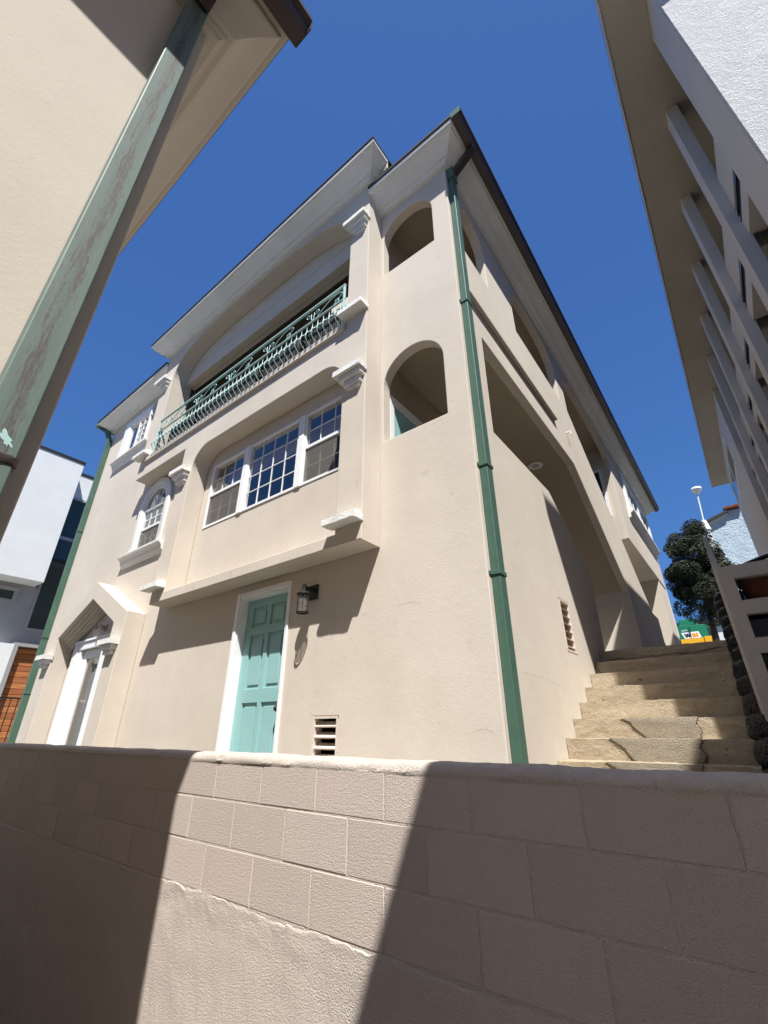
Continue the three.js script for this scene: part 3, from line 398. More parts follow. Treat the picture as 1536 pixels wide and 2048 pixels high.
{ // gabled porch with glazed door
  const p = sub('gabled_porch', house);
  const out = [[-9.45, -0.74], [-9.12, -0.74], [-9.12, 1.42], [-8.085, 1.93], [-7.06, 1.42], [-7.06, -0.74], [-6.70, -0.74], [-6.70, 1.535], [-8.075, 2.21], [-9.45, 1.535]];
  put('gable_front', extF(shapeOf(out), 0.002, ZB, 0.008), MAT.stucco, p);
  for (const s of [-1, 1]) { // crown moulding under each rake
    const a = s < 0 ? [-9.12, 1.42] : [-7.06, 1.42], b = [-8.085, 1.93], n = [s * 0.455, 0.89], M = (k, z0, z1, h) => { const dx = b[0] - a[0], dy = b[1] - a[1]; const q = shapeOf([[a[0] , a[1] - k], [b[0], b[1] - k], [b[0], b[1] - k - h], [a[0], a[1] - k - h]]); return extF(q, z0, z1); };
    put('crown_moulding', [M(0.003, 0.012, 0.20, 0.03), M(0.033, 0.012, 0.15, 0.04), M(0.073, 0.012, 0.10, 0.05), M(0.123, 0.012, 0.06, 0.05)], MAT.stucco, p);
  }
  for (const [x0, x1] of [[-7.10, -6.715], [-9.47, -9.10]]) { put('pier_cap', rough(denseBox(x0, x1, 1.08, 1.15, ZB - 0.01, 0.40, 0.04), 0.004, 4), MAT.trim, p, { smooth: 0.7 }); put('pier_cap_step', B(x0 + 0.04, x1 - 0.03, 1.01, 1.079, ZB - 0.01, 0.36, 0.01), MAT.trim, p); put('pier_cap_step', B(x0 + 0.09, x1 - 0.07, 0.95, 1.009, ZB - 0.01, 0.33, 0.01), MAT.trim, p); }
  const d = sub('glazed_door', house);
  put('casing', [B(-8.95, -8.76, -0.72, 1.33, 0.001, 0.04, 0.01), B(-8.775, -8.655, -0.72, 1.24, -0.06, 0.025, 0.008), B(-7.865, -7.705, -0.72, 1.24, -0.06, 0.025, 0.008), B(-7.72, -7.5, -0.72, 1.33, 0.001, 0.04, 0.01), B(-8.759, -7.721, 1.21, 1.33, 0.001, 0.038, 0.01), B(-9.0, -7.45, 1.331, 1.37, 0.001, 0.06, 0.008)], MAT.vinyl, d);
  put('leaf_frame', [B(-8.658, -8.51, -0.71, 1.205, -0.08, -0.03, 0.006), B(-8.0, -7.862, -0.71, 1.205, -0.08, -0.03, 0.006), B(-8.51, -8.0, 1.07, 1.205, -0.08, -0.032, 0.006), B(-8.51, -8.0, -0.71, -0.5, -0.08, -0.032, 0.006)], MAT.vinyl, d);
  put('pane', B(-8.51, -8.0, -0.5, 1.07, -0.06, -0.055), MAT.glass, d);
  put('room_box', B(-8.9, -7.6, -0.7, 1.3, -0.75, -0.7), (MAT.sage = plain([0.17, 0.17, 0.12], 0.95)), d);
  put('lever', [bar([-7.94, 0.40, -0.03], [-7.94, 0.40, 0.03], 0.03, 0.06), bar([-7.94, 0.41, 0.03], [-8.08, 0.42, 0.035], 0.016, 0.02)], MAT.steel, d); put('lock', B(-7.965, -7.915, 0.24, 0.34, -0.03, -0.015), MAT.blackMetal, d);
  const fx = sub('flood_light', house); put('bracket', (() => { const g = new THREE.CylinderGeometry(0.06, 0.06, 0.03, 20); g.rotateX(Math.PI / 2); g.translate(-7.98, 1.50, 0.016); return g; })(), MAT.steel, fx); put('head', (() => { const g = new THREE.SphereGeometry(0.05, 16, 12); g.scale(1, 0.9, 1.2); g.translate(-8.0, 1.50, 0.08); return g; })(), MAT.louvre, fx); put('lens', (() => { const g = new THREE.CylinderGeometry(0.036, 0.036, 0.01, 20); g.rotateX(Math.PI / 2); g.translate(-8.0, 1.49, 0.135); return g; })(), MAT.modernGlass, fx);
}
{ // balcony railing with bellied balusters and scrolls
  const r = sub('balcony_railing', house), x0 = -7.27, x1 = -2.715, z = 0.285;
  put('top_rail', B(x0, x1, 5.082, 5.104, z - 0.017, z + 0.017, 0.005), MAT.verdigris, r);
  put('middle_rail', B(x0, x1, 4.838, 4.853, z - 0.013, z + 0.013, 0.003), MAT.verdigris, r); put('bottom_rail', B(x0, x1, 4.376, 4.386, z - 0.012, z + 0.012, 0.003), MAT.verdigris, r);
  for (const x of [x0 + 0.02, x1 - 0.02]) put('post', B(x - 0.013, x + 0.013, 4.372, 5.082, z - 0.013, z + 0.013, 0.003), MAT.verdigris, r);
  const n = 44;
  const flat = (l) => mergeGeometries(l.map((g) => g.index ? g.toNonIndexed() : g));
  const gb = flat([tube([[0, 4.38, z + 0.005], [0, 4.41, z + 0.035], [0, 4.45, z + 0.085], [0, 4.495, z + 0.10], [0, 4.56, z + 0.088], [0, 4.62, z + 0.045], [0, 4.67, z + 0.010], [0, 4.72, z]], 0.0062, 16, 6), (() => { const g = new THREE.ConeGeometry(0.009, 0.11, 6); g.translate(0, 4.765, z); return g; })()]);
  const gn = flat([(() => { const a = new RoundedBoxGeometry(0.024, 0.024, 0.024, 1, 0.005); a.rotateX(0.5); a.translate(0, 4.497, z + 0.10); return a; })(), ...[-1, 1].map((s) => { const l = new THREE.ConeGeometry(0.008, 0.045, 5); l.scale(1, 1, 0.5); l.rotateZ(-s * 0.9); l.translate(s * 0.017, 4.515, z + 0.098); return l; })]);
  const base = bases.get(house);
  for (let i = 0; i < n; i++) { const x = -2.782 - 0.1015 * i; const m = new THREE.Mesh(gb, MAT.verdigris); m.name = 'baluster'; m.position.set(x - base.x, -base.y, -base.z); m.castShadow = m.receiveShadow = true; r.add(m); const k = new THREE.Mesh(gn, MAT.verdigris); k.name = 'baluster_node'; k.position.copy(m.position); k.castShadow = true; r.add(k); }
  const scroll = (cx, s) => { const pts = []; // long arch rising from the rail, curling at both ends
    for (let i = 0; i <= 14; i++) { const t = i / 14 * 1.75 * Math.PI, rad = 0.022 + 0.030 * t / 5.5; pts.push([cx + s * (0.30 - rad * Math.cos(t)), 4.915 + rad * Math.sin(t), z]); }
    pts.push([cx + s * 0.40, 4.99, z], [cx + s * 0.33, 5.03, z], [cx + s * 0.20, 5.02, z], [cx + s * 0.06, 4.95, z], [cx - s * 0.04, 4.87, z]); return tube(pts, 0.006, 70, 6); };
  const curl = (cx, s) => { const pts = []; for (let i = 0; i <= 16; i++) { const t = i / 16 * 2.1 * Math.PI, rad = 0.014 + 0.040 * t / 6.6; pts.push([cx + s * (0.07 - rad * Math.cos(t)), 4.985 + rad * Math.sin(t) * 0.9, z]); } pts.push([cx + s * 0.01, 4.90, z], [cx - s * 0.01, 4.866, z]); return tube(pts, 0.006, 50, 6); };
  for (let i = 0; i < 5; i++) { const c = x0 + 0.46 + i * 0.91; put('scroll', scroll(c, 1), MAT.verdigris, r, { uv: true }); put('scroll', curl(c - 0.14, -1), MAT.verdigris, r); put('scroll', curl(c - 0.12, 1), MAT.verdigris, r); }
}
// things standing on the balcony
function wickerSeat(name, x, z, w, label, category) { // its back stands against the railing
  const t = thing(name, label, category, [x, 4.286, z], 'dark wicker seats on the balcony'); bases.set(t, new THREE.Vector3(0, 0, 0)); const h = w / 2;
  put('seat', B(-h, h, 0.18, 0.40, -0.42, 0.18, 0.03), MAT.wicker, t); put('backrest', B(-h, h, 0.10, 0.60, 0.19, 0.26, 0.03), MAT.wicker, t);
  for (let i = 0; i < Math.round(w / 0.035); i++) put('weave', cyl(-h + 0.02 + i * 0.035, 0.12, 0.58, 0.262, 0.007, 0.007, 5), MAT.wicker, t);
  for (const s of [-1, 1]) put('armrest', B(s * h - 0.05, s * h + 0.05, 0.40, 0.56, -0.42, 0.2, 0.03), MAT.wicker, t);
  for (const sx of [-1, 1]) for (const sz of [-0.38, 0.2]) put('leg', B(sx * (h - 0.04) - 0.025, sx * (h - 0.04) + 0.025, 0, 0.19, sz - 0.025, sz + 0.025), MAT.wicker, t);
  return t;
}
wickerSeat('wicker_chair', -3.12, -0.05, 0.66, 'dark wicker chair against the railing beside the right pilaster', 'chair');
wickerSeat('wicker_chair', -3.98, -0.05, 0.66, 'dark wicker chair between the sofa and the chair by the right pilaster', 'chair');
wickerSeat('wicker_sofa', -5.30, -0.05, 1.5, 'long dark wicker sofa with its back to the balcony railing', 'sofa');
wickerSeat('wicker_chair', -6.62, -0.05, 0.7, 'dark wicker chair between the sofa and the left balcony pilaster', 'chair');
{ const c = put(numbered('cushion'), rough(new RoundedBoxGeometry(0.34, 0.26, 0.12, 4, 0.05).translate(-2.95, 4.96, 0.10), 0.01, 3), MAT.cushion, null); c.userData = { label: 'cream cushion on the wicker chair by the right pilaster', category: 'cushion' }; }
{ // wall lantern
  const l = thing('wall_lantern', 'black wall lantern with glass cylinder beside the teal door', 'lantern', [-3.2, 1.14, 0.002]);
  put('back_plate', B(-3.255, -3.14, 1.165, 1.315, 0.002, 0.022, 0.006), MAT.blackMetal, l); put('arm', [B(-3.21, -3.17, 1.235, 1.275, 0.02, 0.15, 0.008), cyl(-3.19, 1.225, 1.29, 0.15, 0.018)], MAT.blackMetal, l);
  const cap = new THREE.LatheGeometry([[0, 0.045], [0.022, 0.043], [0.036, 0.026], [0.066, 0.010], [0.068, 0.0], [0, 0.0]].map((p) => new THREE.Vector2(...p)), 28); cap.translate(-3.19, 1.185, 0.15); put('cap', cap, MAT.blackMetal, l);
  const gl = new THREE.CylinderGeometry(0.043, 0.043, 0.165, 28, 1, true); gl.translate(-3.19, 1.10, 0.15); put('glass', gl, (MAT.seeded = new THREE.MeshPhysicalMaterial({ color: 0xb0aca4, roughness: 0.3, transmission: 0.75, thickness: 0, bumpMap: bWrinkle.clone(), bumpScale: 0.01 })), l);
  const bt = new THREE.TorusGeometry(0.054, 0.008, 8, 30); bt.rotateX(Math.PI / 2); bt.translate(-3.19, 1.013, 0.15); put('bottom_ring', bt, MAT.blackMetal, l);
  for (let i = 0; i < 4; i++) { const a = Math.PI / 4 + i * Math.PI / 2; put('bar', cyl(-3.19 + 0.052 * Math.cos(a), 1.015, 1.187, 0.15 + 0.052 * Math.sin(a), 0.0035, 0.0035, 6), MAT.blackMetal, l); }
  put('socket', cyl(-3.19, 1.13, 1.185, 0.15, 0.02), MAT.steel, l);
}

// ------------------------------------------------------------------ block wall in front
{
  const zf = 1.27, zb = 1.075, w = thing('block_wall', 'beige painted concrete block wall with rounded mortar top', 'wall', [-2.8, -1.75, 1.17]);
  put('core', B(-8.0, 1.6, -1.82, -0.15, zb + 0.003, zf - 0.0024), MAT.mortar, w);
  const R = rng(5), ys = [[-0.326, -0.15, 0], [-0.531, -0.334, 1], [-0.735, -0.539, 0]];
  for (const [a, b, off] of ys) for (let k = -13; k < 11; k++) {
    const x0 = -2.541 + 0.4 * k - (off ? 0.197 : 0) + 0.0035, x1 = x0 + 0.393; if (x1 > 1.6 || x0 < -8) continue;
    const g = boxUV(new RoundedBoxGeometry(0.393, b - a, 0.06, 1, 0.0036)); g.translate((x0 + x1) / 2, (a + b) / 2, zf - 0.03 + (R() - 0.5) * 0.002);
    const u = g.attributes.uv, du = R(), dv = R(); for (let i = 0; i < u.count; i++) u.setXY(i, u.getX(i) + du, u.getY(i) + dv);
    put('block', g, blockMats[(R() * 4) | 0], w, { uv: false });
  }
  { // rounded mortar top
    const prof = [[zf - 0.004, -0.168], [zf + 0.004, -0.150], [zf + 0.002, -0.136], [zf - 0.005, -0.123], [zf - 0.018, -0.1135], [zf - 0.07, -0.110], [zf - 0.12, -0.110], [zb + 0.02, -0.113], [zb, -0.128], [zb - 0.004, -0.18]];
    const n = 420, pos = [], V = (i, j) => { const x = -8 + 9.6 * i / n, q = P3(x * 1.7, j * 0.11, 0.3) * 0.006 + P3(x * 7.1, j * 0.5, 0.9) * 0.006 + P3(x * 0.4, 0.5, 0.1) * 0.012; return [x, prof[j][1] + q * (j < 1 ? 1.0 : 0.55), prof[j][0] + (j < 5 ? q * 0.6 : 0)]; };
    for (let i = 0; i < n; i++) for (let j = 0; j < prof.length - 1; j++) { const a = V(i, j), b = V(i + 1, j), c = V(i + 1, j + 1), d = V(i, j + 1); pos.push(...a, ...b, ...c, ...a, ...c, ...d); }
    const g = new THREE.BufferGeometry(); g.setAttribute('position', new THREE.Float32BufferAttribute(pos, 3)); g.computeVertexNormals(); put('mortar_top', g, MAT.mortar, w, { smooth: 0.9 });
  }
  { // rendered base, its ragged upper edge standing proud of the blocks
    const n = 520, m = 26, pos = [], V = (i, j) => { const x = -8 + 9.6 * i / n, e = P3(x * 0.9, 0.2, 0.6) * 0.014 + P3(x * 4.2, 0.7, 0.1) * 0.010 + P3(x * 13, 0.1, 0.4) * 0.004; const yt = -0.744 + e; if (j === 0) return [x, yt + 0.005 + P3(x * 11, 0.3, 0.2) * 0.006, zf - 0.0025]; const t = (j - 1) / (m - 1), y = yt - t * t * 1.0 - t * 0.05; return [x, y, zf - 0.0005 + 0.002 * P3(x * 2.3, 0.6, 0.2) * Math.exp(-t * 14) + P3(x * 0.8, y * 0.9, 0.4) * 0.004 + P3(x * 3.3, y * 3.1, 0.8) * 0.002 + P3(x * 9, y * 9, 0.1) * 0.0015]; };
    for (let i = 0; i < n; i++) for (let j = 0; j < m - 1; j++) { const a = V(i, j), b = V(i + 1, j), c = V(i + 1, j + 1), d = V(i, j + 1); pos.push(...a, ...c, ...b, ...a, ...d, ...c); }
    const g = new THREE.BufferGeometry(); g.setAttribute('position', new THREE.Float32BufferAttribute(pos, 3)); g.computeVertexNormals(); put('render_base', g, MAT.render, w, { smooth: 0.9 });
  }
}

// ------------------------------------------------------------------ concrete steps
{
  const s = thing('concrete_steps', 'worn cracked concrete steps climbing between the two buildings', 'steps', [-0.73, -0.74, -1.4]);
  const noses = []; for (let k = -4; k <= 7; k++) noses.push([-0.199 + 0.1493 * k + 0.1493 * 0, -0.896 - 0.2785 * k]);
  const R = rng(31);
  noses.forEach(([y, z], i) => {
    const g = rough(rough(denseBox(XC + 0.004, -0.10, y - 0.158, y, z - 0.45, z, 0.026), 0.004, 1.1 + 0.1 * i), 0.0045, 6.3);
    put('step', g, MAT.concrete, s, { smooth: 0.6 });
  });
  // later patches of exposed aggregate on the lower risers
  for (const [k, xl, xr] of [[-1, -1.0, -0.42], [0, -0.98, -0.42], [1, -1.0, -0.415], [2, -0.94, -0.43]]) {
    const y = -0.199 + 0.1493 * k, z = -0.896 - 0.2785 * k, j = (a) => (R() - 0.5) * a, sl = 0.14 + j(0.06);
    const pts = [[xl + sl, y - 0.152], [xr + j(0.03), y - 0.152], [xr + 0.02 + j(0.02), y - 0.10], [xr - 0.01 + j(0.02), y - 0.05], [xr + 0.02, y + 0.006], [xl - 0.02 + j(0.03), y + 0.006], [xl + 0.05 + j(0.03), y - 0.03], [xl + 0.08 + j(0.02), y - 0.06], [xl + 0.11, y - 0.10]];
    put('patch', rough(extF(shapeOf(pts), z - 0.03, z + 0.012, 0.004), 0.006, 6), MAT.aggregate, s, { smooth: 0.5 });
    put('crack', ribbon([[xl - 0.03, y - 0.004], [xl + 0.04, y - 0.03], [xl + 0.075, y - 0.07], [xl + 0.10, y - 0.11], [xl + sl - 0.01, y - 0.15]], 0.0032, 'z', z + 0.011, 70 + k), MAT.crack, s);
    put('crack', ribbon([[xr + 0.025, y - 0.004], [xr - 0.005, y - 0.05], [xr + 0.026, y - 0.10], [xr + 0.005, y - 0.15]], 0.0032, 'z', z + 0.013, 90 + k), MAT.crack, s);
  }
  put('crack', ribbon([[-1.32, 0.735], [-1.15, 0.755], [-0.95, 0.73], [-0.7, 0.755], [-0.45, 0.75], [-0.15, 0.78]], 0.0036, 'z', -2.835, 3), MAT.crack, s);
  put('crack', ribbon([[-1.335, 0.69], [-1.32, 0.62], [-1.30, 0.56], [-1.2, 0.565]], 0.005, 'z', -2.557, 4), MAT.crack, s);
}
// black plastic sandbags down the right edge of the steps
for (let k = 0; k < 13; k++) {
  const R = rng(200 + k), y = -0.28 + 0.1493 * k, z = -0.82 - 0.2785 * k;
  let g = new THREE.SphereGeometry(1, 28, 18); const p = g.attributes.position;
  for (let i = 0; i < p.count; i++) { const f = (v, e) => Math.sign(v) * Math.pow(Math.abs(v), e); p.setXYZ(i, f(p.getX(i), 0.55) * 0.17, f(p.getY(i), 0.7) * 0.098, f(p.getZ(i), 0.6) * 0.19); }
  g.rotateY((R() - 0.5) * 0.3); g = rough(g, 0.016, 3 + R()); g.translate(0.055 + (R() - 0.5) * 0.03, y, z);
  const b = put(numbered('sandbag'), g, MAT.plastic, null); b.userData = { label: 'black plastic sandbag stacked along the right edge of the concrete steps', category: 'sandbag', group: 'sandbags beside the steps' };
}

// ------------------------------------------------------------------ slotted garden wall, pots and bench behind it
{
  const z = -1.2, w = thing('slotted_wall', 'beige garden wall with rectangular slots and sloping stair parapet', 'wall', [0.5, -0.5, -1.25]);
  const hl = [0, 1, 2, 3].map((k) => [[0.10, 0.877 - 0.272 * k], [0.70, 0.877 - 0.272 * k], [0.70, 1.042 - 0.272 * k], [0.10, 1.042 - 0.272 * k]]);
  put('front_panel', extF(shapeOf([[0.0, -0.74], [1.05, -0.74], [1.05, 1.146], [0.0, 1.146]], hl), z - 0.07, z, 0.005), MAT.panel, w);
  for (const h of hl) put('slot_trim', [B(h[0][0] - 0.013, h[1][0] + 0.013, h[2][1] + 0.002, h[2][1] + 0.010, z, z + 0.006), B(h[0][0] - 0.010, h[0][0] - 0.002, h[0][1], h[2][1], z, z + 0.005)], MAT.panel, w);
  put('stair_parapet', extS(shapeOf([[z - 0.072, 1.144], [z - 0.072, -0.6], [-4.1, 0.9], [-4.1, 2.37]]), -0.012, 0.036, 0.004), MAT.panel, w);
  put('terrace_back', B(0.04, 1.05, -0.7, 1.1, -2.05, -2.0), MAT.panel, w);
}
{
  const mk = (x, y, z, r, h, label) => { const pts = [[0, 0], [r * 0.72, 0], [r * 0.86, h * 0.4], [r * 0.97, h * 0.82], [r * 1.06, h * 0.83], [r * 1.06, h], [r * 0.95, h], [r * 0.9, h * 0.8], [0, h * 0.8]].map((p) => new THREE.Vector2(...p)); const t = thing('plant_pot', label, 'pot', [x, y, z]); const g = new THREE.LatheGeometry(pts, 32); g.translate(x, y, z); put('pot', g, MAT.terracotta, t); const s = new THREE.CylinderGeometry(r * 0.88, r * 0.88, 0.01, 24); s.translate(x, y + h * 0.81, z); put('soil', s, MAT.earth, t); };
  const sh = thing('plant_shelf', 'dark timber shelf standing behind the slotted garden wall', 'shelf', [0.4, -0.7, -1.6]);
  for (const y of [0.27, 0.545, 0.83]) put('board', B(0.06, 1.0, y, y + 0.025, -1.75, -1.31), MAT.wicker, sh); for (const x of [0.062, 0.98]) put('upright', B(x, x + 0.02, -0.7, 0.855, -1.75, -1.71), MAT.wicker, sh);
  mk(0.27, 0.856, -1.51, 0.16, 0.30, 'large terracotta plant pot behind the topmost slot of the garden wall');
  const b = thing('wicker_bench', 'dark arched wicker bench back above the slotted garden wall', 'bench', [0.5, 0.856, -1.8]);
  const arch = (t) => 1.15 + 0.22 * Math.sin(Math.PI * Math.min(1, 0.12 + t * 0.62)), arc = []; for (let i = 0; i <= 16; i++) { const t = i / 16; arc.push([0.03 + 1.0 * t, arch(t), -1.82]); }
  put('arched_rail', tube(arc, 0.018, 40, 8), MAT.wicker, b); for (let i = 0; i < 26; i++) { const t = (i + 0.5) / 26; put('slat', cyl(0.03 + t, 0.86, arch(t), -1.82, 0.008, 0.008, 6), MAT.wicker, b); } put('seat_rail', B(0.03, 1.03, 0.84, 0.88, -1.86, -1.76), MAT.wicker, b);
}

// ------------------------------------------------------------------ twin building close on the left
{
  const x = -1.55, z = 2.742, t = thing('stucco_building', 'beige stucco building with moulded eaves and a weathered copper downpipe', 'building', [-4.7, -1.75, 6.5]);
  put('wall', B(-8, x, -1.82, 3.86, z, 11, 0.006), MAT.stuccoTwin, t);
  const y = 3.735, prof = [[-0.02, y], [0.05, y + 0.005], [0.056, y + 0.027], [0.077, y + 0.036], [0.079, y + 0.054], [0.110, y + 0.061], [0.126, y + 0.074], [0.152, y + 0.108], [0.191, y + 0.142], [0.242, y + 0.169], [0.287, y + 0.191], [0.295, y + 0.205], [0.295, y + 0.225], [0.321, y + 0.225], [0.335, y + 0.231], [0.335, y + 0.276], [-0.02, y + 0.276]];
  put('cornice', sweep(prof, [[-8, z], [x, z], [x, 11]]), MAT.stuccoTwin, t, { smooth: 0.45 });
  put('roof', B(-8.3, x + 0.345, y + 0.278, y + 0.309, z - 0.345, 11), MAT.darkEdge, t);
  put('gutter', sweep([[0.338, y + 0.18], [0.433, y + 0.18], [0.45, y + 0.214], [0.456, y + 0.264], [0.484, y + 0.281], [0.484, y + 0.321], [0.47, y + 0.321], [0.439, y + 0.276], [0.428, y + 0.197], [0.349, y + 0.197], [0.349, y + 0.30], [0.338, y + 0.30]], [[x, z - 0.377], [x, 11]]), MAT.gutterBrown, t);
  put('gutter_end', B(x + 0.338, x + 0.478, y + 0.18, y + 0.315, z - 0.386, z - 0.378), MAT.gutterBrown, t);
  // downpipe: verdigris with a brown stain down its face
  const s = 512, a = noiseField(s, [[7, 5, 1], [19, 11, 0.8], [50, 30, 0.6], [130, 100, 0.4]], 77), f = noiseField(s, [[40, 60, 1], [120, 160, 0.8]], 78);
  const stain = texOf(s, (i) => { const u = (i % s) / s, v = Math.floor(i / s) / s; const d = Math.abs(u - 0.5 - 0.12 * (a[(Math.floor(i / s)) * s + 5] - 0.5)) * 2; let c = mix([0.085, 0.130, 0.112], [0.145, 0.198, 0.175], a[i]); const k = clamp((a[i] * 0.9 + f[i] * 0.35 - 0.36 - d * 0.70) * 3.4); c = mix(c, [0.075, 0.056, 0.055], k * 0.9); return c; }, true, 1);
  const m = new THREE.MeshStandardMaterial({ map: stain, roughness: 0.6 });
  const dp = sub('downpipe', t), g = new RoundedBoxGeometry(0.085, 5.6, 0.106, 1, 0.007), q = g.toNonIndexed(), pp = q.attributes.position, uv = q.attributes.uv; for (let i = 0; i < pp.count; i++) uv.setXY(i, 0.5 + pp.getZ(i) / 0.112, pp.getY(i) / 1.1); q.translate(x + 0.045, 1.0, 2.847); put('pipe', q, m, dp, { uv: false });
  put('joint', rough(denseBox(x + 0.001, x + 0.093, 0.662, 0.686, 2.789, 2.906, 0.012), 0.007, 7), MAT.gutterBrown, dp, { smooth: 0.8 });
  put('joint', rough(denseBox(x + 0.001, x + 0.092, 0.472, 0.489, 2.791, 2.903, 0.012), 0.006, 9), MAT.gutterBrown, dp, { smooth: 0.8 });
  { const R = rng(6), pts = []; for (let k = 0; k < 22; k++) { const a = -k / 22 * 2 * Math.PI, q = 0.55 + 0.55 * R(); pts.push([2.835 + (0.010 * Math.cos(a) + 0.016 * Math.sin(a)) * q, 0.735 + (0.028 * Math.sin(a) - 0.008 * Math.cos(a)) * q]); } put('peeling_paint', extS(shapeOf(pts.reverse()), x + 0.0876, x + 0.0884), MAT.verdigris, dp); }
  put('leader', bar([x + 0.388, y + 0.17, 2.847], [x + 0.09, y + 0.03, 2.847], 0.10, 0.084, 0.006), MAT.gutterBrown, dp);
}

// ------------------------------------------------------------------ apartment building on the right
{
  const X = 1.07, XP = 1.17, H = 7.0, t = thing('apartment_building', 'white stucco apartment building with shade-greyed side and piers under a deep eave', 'building', [4, 0, -6]);
  put('end_wall', B(X - 0.003, 7, -1.5, 6.998, -0.06, 0.0, 0.004), MAT.dashWhite, t);
  put('corner_pier', B(X, X + 0.3, -0.5, H, -0.58, -0.061, 0.005), MAT.shadeGreyedStucco, t);
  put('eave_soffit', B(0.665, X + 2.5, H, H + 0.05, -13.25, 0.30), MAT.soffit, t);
  put('eave_fascia', [rough(denseBox(0.648, 0.664, H - 0.012, H + 0.18, -13.25, 0.305, 0.12), 0.004, 3)], MAT.fascia, t);
  put('eave_end', B(0.665, 7, H - 0.002, H + 0.18, 0.302, 0.318), MAT.fascia, t); put('roof', B(0.65, 7.2, H + 0.18, H + 0.22, -13.3, 0.33), MAT.darkEdge, t);
  const zp = [-1.39, -2.69, -3.97, -5.26, -6.55, -7.84], zs = [-0.58, ...zp.map((q) => q - 0.22)];
  for (const q of zp) put('pier', B(X, X + 0.125, -0.2, H, q - 0.22, q, 0.006), MAT.shadeGreyedStucco, t);
  for (let i = 0; i < zp.length; i++) { const a = zp[i], b = zs[i]; // panel between two piers, a..b
    put('spandrel', B(XP, XP + 0.14, 4.83, 5.38, a, b, 0.005), MAT.shadeGreyedStucco, t);
    put('spandrel', B(XP, XP + 0.14, 4.41, 4.62, a, b, 0.005), MAT.shadeGreyedStucco, t);
    const w = sub('strip_window', t); put('pane', B(XP + 0.006, XP + 0.02, 4.62, 4.83, a, b), MAT.modernGlass, w); put('frame', [B(XP - 0.004, XP + 0.005, 4.62, 4.64, a, b), B(XP - 0.004, XP + 0.005, 4.72, 4.735, a, b)], MAT.blackMetal, w);
    put('balustrade', B(XP, XP + 0.14, 1.6, 2.9, a, b, 0.005), MAT.shadeGreyedStucco, t);
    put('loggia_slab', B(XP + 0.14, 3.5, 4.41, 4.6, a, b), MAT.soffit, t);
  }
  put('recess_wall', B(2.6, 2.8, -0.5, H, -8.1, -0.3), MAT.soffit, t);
  put('rear_wall', B(X, X + 0.25, -0.2, H, -12.65, -8.062, 0.005), MAT.shadeGreyedStucco, t);
  put('far_end_wall', B(X + 0.25, 7, -0.2, H, -12.65, -12.4), MAT.shadeGreyedStucco, t);
  const w = sub('window', t); put('frame', [B(X - 0.02, X, 5.72, 6.4, -12.1, -12.04), B(X - 0.02, X, 5.72, 6.4, -10.53, -10.47), B(X - 0.02, X, 5.72, 6.4, -9.1, -9.04), B(X - 0.02, X, 6.40, 6.45, -12.1, -9.04), B(X - 0.02, X, 5.67, 5.72, -12.1, -9.04)], MAT.vinyl, w);
  put('pane', B(X - 0.008, X - 0.002, 5.72, 6.4, -12.04, -10.53), MAT.modernGlass, w); put('pane', B(X - 0.008, X - 0.002, 5.72, 6.4, -10.47, -9.1), MAT.modernGlass, w);
}
{ // building behind the viewer on the right; its parapet throws the shade on the block wall
  const t = thing('neighbour_building', 'plain stucco building with flat parapet lining the right side of the alley', 'building', [2.5, -1.75, 7]);
  put('wall', B(0.62, 5, -1.82, 3.90, 1.9, 12), MAT.stuccoTwin, t); put('parapet_coping', B(0.60, 5, 3.902, 3.98, 1.88, 12.02), MAT.trim, t); put('added_shade_block', B(2.65, 5, 3.982, 7.25, 1.9, 12), MAT.stuccoTwin, t);  // the upper block is unseen, added to shade the lower steps and slotted wall
}

